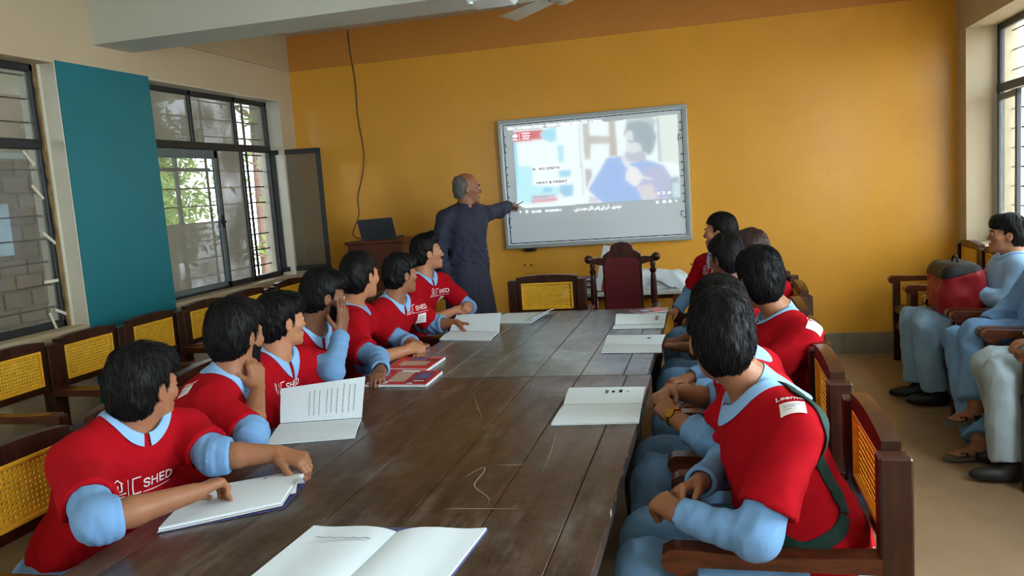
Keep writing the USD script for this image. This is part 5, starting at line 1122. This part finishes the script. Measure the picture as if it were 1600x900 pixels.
b = person('boy in red with a dark fringe and a white sticker, sixth on the left', seated((-1.755, 4.205, .975), (-1.70, 4.365, .925), (-1.785, 4.045, .925), (-1.61, 4.45, .79), (-1.765, 4.0, .69), (-1.45, 4.40, .805), (-1.575, 4.03, .755), (-1.93, 4.18, .56), 0),
           ((-1.70, 4.22, 1.118), 52, 0, 0, .85), 'skin_mid', S_MOP, h=.006, hands={'R': ((.6, -.35, -.05), (0, 0, -1), 'clasp', .9), 'L': ((1, -.1, -.1), (0, 0, -1), 'relax', .9)}, cuff=(.40, .62), seed=6)
chest_logo(b, at=((-1.656, 4.29, .915), (.9, -.42, .05)), sticker=(.05, .068))

b = person('boy in red with clasped hands seated beside the standing teacher', seated((-1.83, 4.90, 1.03), (-1.75, 5.06, .975), (-1.86, 4.74, .98), (-1.60, 5.10, .79), (-1.755, 4.665, .76), (-1.575, 4.955, .815), (-1.61, 4.84, .81), (-2.0, 4.86, .56), 0),
           ((-1.785, 4.91, 1.18), 32, 4, 0, .88), 'skin_light', S_QUIFF, h=.006, hands={'R': ((.6, .7, .05), (-.2, .6, -.6), 'clasp', .9), 'L': ((.5, -.9, .05), (-.2, -.6, -.6), 'clasp', .9)}, cuff=(.2, .2), seed=7)
chest_logo(b, at=((-1.735, 4.925, .925), (.95, -.25, -.08)), sticker=(.05, .066))

# ---- right side, from the camera towards the board
b = person('boy in red with a dark green shoulder strap, hands clasped, front right', seated((.085, 2.12, .995), (.165, 1.945, .955), (.12, 2.295, .955), (.065, 1.835, .725), (.0, 2.31, .72), (-.115, 1.935, .735), (-.065, 2.10, .75), (.22, 2.12, .57), 180),
           ((.003, 2.115, 1.132), 104, -2, 0, .93), 'skin_mid', S_SHORT, h=.005, hands={'L': ((-.55, .75, .02), (.1, .35, -.8), 'clasp', .95), 'R': ((-.6, -.7, -.05), (.2, -.5, -.6), 'clasp', .95)}, cuff=(.93, .93), sleeve=.74, seed=8, collar_w=.052, chest=1.1)
sleeve_print(b, (.160, 1.918, 1.003), (-.05, -.4, .9), (.66, .15, -.3), up_off=.037, w=.055, h_=.04)
BR1 = b


def ribbon(b, pts, nrms, w, n=60, lift=.007):
    p = spline(pts, n); q = np.stack([np.interp(np.linspace(0, 1, n), np.linspace(0, 1, len(nrms)), np.array(nrms)[:, k]) for k in range(3)], 1); q /= np.linalg.norm(q, axis=1)[:, None]; s = np.array([on_surface(b['sf'], p[i:i + 1], q[i], 40, .08)[0] for i in range(n)]); s = np.stack([gaussian_filter(s[:, k], 1.8, mode='nearest') for k in range(3)], 1)
    g = gradient(b['sf'], s); d = np.gradient(s, axis=0); d /= np.linalg.norm(d, axis=1)[:, None]; sd = np.cross(d, g); sd /= np.linalg.norm(sd, axis=1)[:, None] + 1e-9
    P = np.stack([s + g * lift + sd * (w * (k - .5)) - g * (.002 * abs(2 * k - 1)) for k in np.linspace(0, 1, 5)], 1); return thick(P, .003)


def at_torso(b, r, u, f): return b['J']['pelvis'] + b['rt'] * r + b['up'] * u + b['fw'] * f


# the strap runs over the back from the right shoulder to the left hip, then across the waist
L0 = np.linalg.norm(b['neck'] - b['J']['pelvis'])
b['out']('shoulder_strap', ribbon(b, [(.085, 2.105, 1.04), (.137, 2.085, 1.029), (.168, 2.033, 1.018), (.203, 1.955, 1.0), (.222, 1.925, .955), (.236, 1.945, .89), (.252, 1.98, .84), (.268, 1.99, .788), (.280, 2.0, .75), (.284, 1.985, .715)], [A3(-.1, -.1, 1), A3(.2, 0, 1), A3(.5, -.1, .85), A3(.55, -.4, .7), A3(.65, -.7, .3), A3(.7, -.7, .1), A3(.8, -.55, .1), A3(.92, -.4, .05), A3(.9, -.45, .05), A3(.9, -.5, 0)], .034), 'strap_green', label='dark green strap over the shoulder')
b['out']('waist_strap', ribbon(b, [(.284, 1.985, .72), (.262, 1.96, .692), (.227, 1.943, .673), (.168, 1.936, .655), (.126, 1.949, .675), (.092, 1.976, .702), (.06, 2.0, .73)], [A3(.8, -.6, 0), A3(.5, -.85, 0), A3(.13, -1, 0), A3(-.2, -1, 0), A3(-.36, -.9, 0), A3(-.4, -.9, 0), A3(-.7, -.7, 0)], .034), 'strap_green', label='dark green strap round the waist')
b['out']('waist_strap', ribbon(b, [(.165, 1.936, .66), (.145, 1.945, .632), (.122, 1.96, .602)], [A3(-.2, -1, 0), A3(-.4, -.9, 0), A3(-.5, -.85, 0)], .042, 14), 'strap_green')

b = person('boy in red wearing a gold watch, mostly hidden behind the boy with the strap', seated((.07, 2.69, .945), (.085, 2.515, .90), (.13, 2.85, .89), (-.04, 2.535, .725), (-.02, 2.92, .75), (-.165, 2.675, .765), (-.175, 2.86, .80), (.20, 2.78, .56), 180),
           ((.005, 2.655, 1.09), 112, -6, 0, .95), 'skin_mid', S_FULL, h=.0058, hands={'L': ((-.35, .9, .15), (.2, .4, -.6), 'fist', .95), 'R': ((-.3, -.8, .0), (.1, -.4, -.7), 'fist', .95)}, cuff=(.40, .12), seed=9)
name_sticker(b, (.158, 2.612, .918), (.7, -.4, .55), (.5, .15, -.6), .045, .035)
w_, e_ = b['J']['wrL'], b['J']['elL']; d_ = nrm(w_ - e_); wt = thing('wristwatch', 'gold wristwatch on the forearm of the boy at the right table edge', 'watch', w_)
ring = trimesh.creation.torus(.0295, .0045, 24, 8); Tm = np.eye(4); s_ = nrm(np.cross(d_, [0, 0, 1])); Tm[:3, :3] = np.stack([s_, np.cross(d_, s_), d_], 1); Tm[:3, 3] = -d_ * .02; ring.apply_transform(Tm); obj('band', ring, 'gold', wt)
fc = lathe([(0, 0), (.015, 0), (.017, .003), (.015, .006), (0, .0065)], 20); n_ = nrm(A3(-.3, -.8, .6) - d_ * np.dot(d_, A3(-.3, -.8, .6))); Tm = np.eye(4); Tm[:3, :3] = np.stack([d_, np.cross(n_, d_), n_], 1); Tm[:3, 3] = -d_ * .02 + n_ * .028; fc.apply_transform(Tm); obj('watch_case', fc, 'gold', wt)

b = person('boy in a red shirt seen from behind against the orange wall, third on the right', seated((.25, 3.40, .965), (.325, 3.225, .92), (.245, 3.555, .925), (.10, 3.18, .71), (.02, 3.56, .71), (-.10, 3.27, .70), (-.13, 3.44, .70), (.235, 3.40, .56), 180),
           ((.165, 3.405, 1.112), 120, 0, 0, .95), 'skin_mid', S_FULL, h=.0058, hands={'L': ((-.8, .4, -.1), (0, 0, -1), 'relax', .9), 'R': ((-.8, -.4, -.1), (0, 0, -1), 'relax', .9)}, cuff=(.9, .9), seed=10, chest=1.12)
sleeve_print(b, (.352, 3.185, .952), (.42, -.6, .65), (.62, .15, -.6), up_off=.036, w=.06, h_=.045)
b = person('boy in red behind two nearer heads, fourth on the right', seated((.085, 4.13, .965), (.12, 3.97, .915), (.09, 4.30, .915), (-.02, 3.92, .72), (-.05, 4.35, .73), (-.19, 4.05, .71), (-.19, 4.22, .71), (.21, 4.05, .56), 180),
           ((.052, 4.145, 1.132), 132, -4, 0, .84), 'skin_dark', S_FULL, h=.007, hands={'L': ((-.8, .4, 0), (0, 0, -1), 'relax', .9), 'R': ((-.8, -.4, 0), (0, 0, -1), 'relax', .9)}, cuff=(.3, .3), seed=11)
b = person('boy with reddish brown hair in a red shirt, almost hidden, fifth on the right', seated((.25, 4.70, .955), (.325, 4.545, .915), (.21, 4.86, .915), (.16, 4.49, .72), (.07, 4.88, .72), (-.04, 4.58, .70), (-.06, 4.76, .70), (.30, 4.64, .56), 180),
           ((.19, 4.73, 1.10), 140, 0, 0, .92), 'skin_mid', S_MOP, 'hair_brown', h=.007, hands={'L': ((-.8, .4, 0), (0, 0, -1), 'relax', .9), 'R': ((-.8, -.4, 0), (0, 0, -1), 'relax', .9)}, seed=12)
b = person('boy in a red shirt in profile at the far right end of the table', seated((.045, 5.21, 1.045), (.145, 5.07, .985), (-.07, 5.33, .99), (.08, 5.02, .76), (-.165, 5.42, .785), (-.10, 5.10, .68), (-.26, 5.33, .685), (.13, 5.27, .57), 215, spread=.08, reach=.40),
           ((.035, 5.20, 1.19), 166, 2, 0, .88), 'skin_light', S_SHORT, h=.006, hands={'R': ((-.6, -.5, -.1), (0, 0, -1), 'relax', .9), 'L': ((-.7, .1, -.1), (0, 0, -1), 'relax', .9)}, cuff=(.93, .93), seed=13, collar_w=.028)
chest_logo(b, at=((-.024, 5.142, .955), (-.76, -.65, .07)))

# ---- the standing teacher
J = dict(neck=(-1.885, 6.16, 1.435), shL=(-1.775, 6.31, 1.375), shR=(-2.025, 6.03, 1.37), elL=(-1.725, 6.56, 1.375), elR=(-2.085, 5.97, 1.11), wrL=(-1.695, 6.79, 1.405), wrR=(-2.06, 6.03, .875), pelvis=(-1.93, 6.17, .90), knL=(-1.85, 6.24, .48), knR=(-1.95, 6.10, .48), anL=(-1.85, 6.27, .11), anR=(-1.97, 6.10, .11), ftL=(.9, -.1, 0), ftR=(.8, -.5, 0))
b = person('balding man in a dark slate tunic standing and pointing at the whiteboard', J, ((-1.865, 6.17, 1.575), 22, -2, 0, .97), 'skin_mid', dict(vol=.28, line=.06, rough=1.0, bald=True, nape=.085), 'hair_grey', h=.006, kind='man', hands={'L': ((.08, 1, .06), (.2, 0, -1), 'pen', 1.0), 'R': ((.15, .25, -1), (.4, .4, .1), 'relax', 1.0)}, kameez='kameez_slate', collar=False, chest=1.12, seed=14, lower='plain')
TEACH = b
# the long skirt of the tunic
sk = Field(A3(-2.35, 5.75, .25), A3(-1.5, 6.6, 1.15), .009)
for t_ in np.linspace(0, 1, 9):
    c = A3(-1.925 + .02 * t_, 6.165, 1.02 - .62 * t_); f_ = b['fw'] * A3(1, 1, 0); r_ = b['rt'] * A3(1, 1, 0); sk.ell(c, (.175 + .055 * t_, .150 + .03 * t_, .12), np.stack([nrm(r_), nrm(f_), A3(0, 0, 1)], 1), .04)
sk.plane((0, 0, .36), (0, 0, -1)); sk.plane((0, 0, 1.06), (0, 0, 1)); b_ = np.abs(sk.d) < .03; P = sk.lo + sk.h * np.argwhere(b_); th = np.arctan2(P[:, 1] - 6.165, P[:, 0] + 1.92)
sk.d[b_] += (.02 * np.clip((1.0 - P[:, 2]) / .5, 0, 1) * (meshkit.noise(np.c_[np.cos(th) * 4, np.sin(th) * 4, P[:, 2] * 1.2], 31) - .5)).astype(np.float32); b['out']('tunic_skirt', sk.mesh(), 'kameez_slate')
m = grid_mesh(.03, .30, 4, 16, .0012); b['out']('button_placket', decal(b['sf'], m, b['neck'] - b['up'] * .20, b['fw'], -b['rt'], .001), 'kameez_slate', b['shirt'], smooth=False)
nd = nrm(b['hp'](0, -.03, -.05) - b['neck']); P = np.array([[b['neck'] + nd * (.018 + .026 * s_ - .02 * abs(t_)) + (-b['fw'] * math.cos(t_ * 2.9) + b['rt'] * math.sin(t_ * 2.9)) * (.066 - .002 * s_) for s_ in (0, 1)] for t_ in np.linspace(-1, 1, 30)]); b['out']('band_collar', thick(P, .003), 'kameez_slate')
obj('pen', tube([(-1.70, 6.84, 1.375), (-1.655, 6.93, 1.405), (-1.615, 7.005, 1.43)], [.004, .005, .0035], 8), 'black_plastic', label='black pen in the hand of the teacher', cat='pen', off=None)

# ---- along the right wall
J = dict(neck=(1.755, 5.50, .925), shL=(1.745, 5.34, .875), shR=(1.745, 5.665, .875), elL=(1.65, 5.29, .68), elR=(1.62, 5.70, .66), wrL=(1.49, 5.42, .745), wrR=(1.47, 5.60, .70), pelvis=(1.69, 5.52, .55), knL=(1.25, 5.46, .53), knR=(1.235, 5.68, .525), anL=(1.31, 5.48, .10), anR=(1.25, 5.66, .10), ftL=(-1, .0, 0), ftR=(-1, .1, 0))
b = person('boy in pale blue tunic holding a red bag on his lap', J, ((1.72, 5.50, 1.06), 172, 4, 0, .88), 'skin_light', S_MOP, h=.006, kind='man', hands={'L': ((-.8, .4, .1), (-.2, .6, -.2), 'hold', .9), 'R': ((-.8, -.2, .1), (0, -.6, -.2), 'hold', .9)}, kameez='kameez_sky', collar=True, seed=15)
J = dict(neck=(1.765, 4.83, 1.03), shL=(1.755, 4.67, .975), shR=(1.755, 4.99, .975), elL=(1.66, 4.60, .75), elR=(1.62, 5.02, .72), wrL=(1.52, 4.72, .60), wrR=(1.44, 4.92, .62), pelvis=(1.69, 4.82, .56), knL=(1.29, 4.90, .53), knR=(1.34, 4.72, .60), anL=(1.27, 4.47, .105), anR=(1.27, 4.52, .285), ftL=(-1, -.25, 0), ftR=(-1, -.35, -.05))
b = person('person in bright blue trousers with crossed legs and sandals, cut off by the right edge', J, ((1.75, 4.83, 1.19), 168, 0, 0, .95), 'skin_mid', S_SHORT, h=.0065, kind='man', hands={'L': ((-.8, .1, -.3), (0, 0, -1), 'relax', .9), 'R': ((-.8, -.2, -.2), (0, 0, -1), 'relax', .9)}, kameez='kameez_blue', seed=16, feet='sandal', lower='plain')
J = dict(neck=(1.765, 4.27, 1.03), shL=(1.755, 4.11, .975), shR=(1.755, 4.43, .975), elL=(1.66, 4.04, .75), elR=(1.64, 4.47, .73), wrL=(1.48, 4.16, .64), wrR=(1.48, 4.36, .64), pelvis=(1.69, 4.28, .56), knL=(1.28, 4.16, .52), knR=(1.30, 4.36, .52), anL=(1.31, 4.15, .10), anR=(1.42, 4.40, .10), ftL=(-1, 0, 0), ftR=(-1, 0, 0))
b = person('person in pale grey clothes with dark shoes, cut off by the right edge', J, ((1.75, 4.27, 1.19), 165, 0, 0, .95), 'skin_mid', S_SHORT, h=.0075, kind='man', hands={'L': ((-.8, .2, -.1), (0, 0, -1), 'relax', .9), 'R': ((-.8, -.2, -.1), (0, 0, -1), 'relax', .9)}, kameez='kameez_grey', seed=17)

# ---- the red bag on the boy's lap
bo_ = (1.46, 5.56, .60); bag = thing('school_bag', 'red school bag with a black top held on a lap by the right wall', 'bag', bo_)
g = Field(A3(1.26, 5.26, .56), A3(1.66, 5.86, .98), .007); rb = lambda P, c, hh, r: (lambda q: np.sqrt((np.maximum(q, 0) ** 2).sum(-1)) + np.minimum(q.max(-1), 0) - r)(np.abs(P - np.array(c, np.float32)) - np.array(hh, np.float32)); g.add(lambda P: smin(rb(P, (1.45, 5.55, .735), (.05, .15, .09), .075), rb(P, (1.38, 5.53, .69), (.02, .11, .05), .05), .03), g.lo, g.lo + g.n * g.h); P = g.lo + g.h * np.argwhere(np.abs(g.d) < .03); g.d[np.abs(g.d) < .03] += (.02 * (meshkit.noise(P * 14, 5) - .5)).astype(np.float32); g.plane((0, 0, .60), (0, 0, -1)); g2 = Field(A3(1.26, 5.26, .56), A3(1.66, 5.86, .98), .007); g2.d = g.d.copy(); g.plane((1.44, 0, .852), (-.25, 0, 1))
obj('bag_body', g.mesh(), 'bag_red', bag, smooth=True, off=bo_); g2.d -= .004; g2.plane((1.44, 0, .845), (.25, 0, -1)); obj('bag_top', g2.mesh(), 'bag_black', bag, smooth=True, off=bo_)
obj('handle', tube(spline([(1.45, 5.50, .895), (1.45, 5.53, .935), (1.45, 5.59, .935), (1.45, 5.62, .895)], 16), .008, 8), 'bag_black', bag, off=bo_)
obj('piping', tube(spline([(1.40, 5.38, .80), (1.385, 5.44, .868), (1.38, 5.54, .895), (1.385, 5.66, .872), (1.40, 5.73, .80)], 24), .006, 8), 'paper_edge', bag, off=bo_)
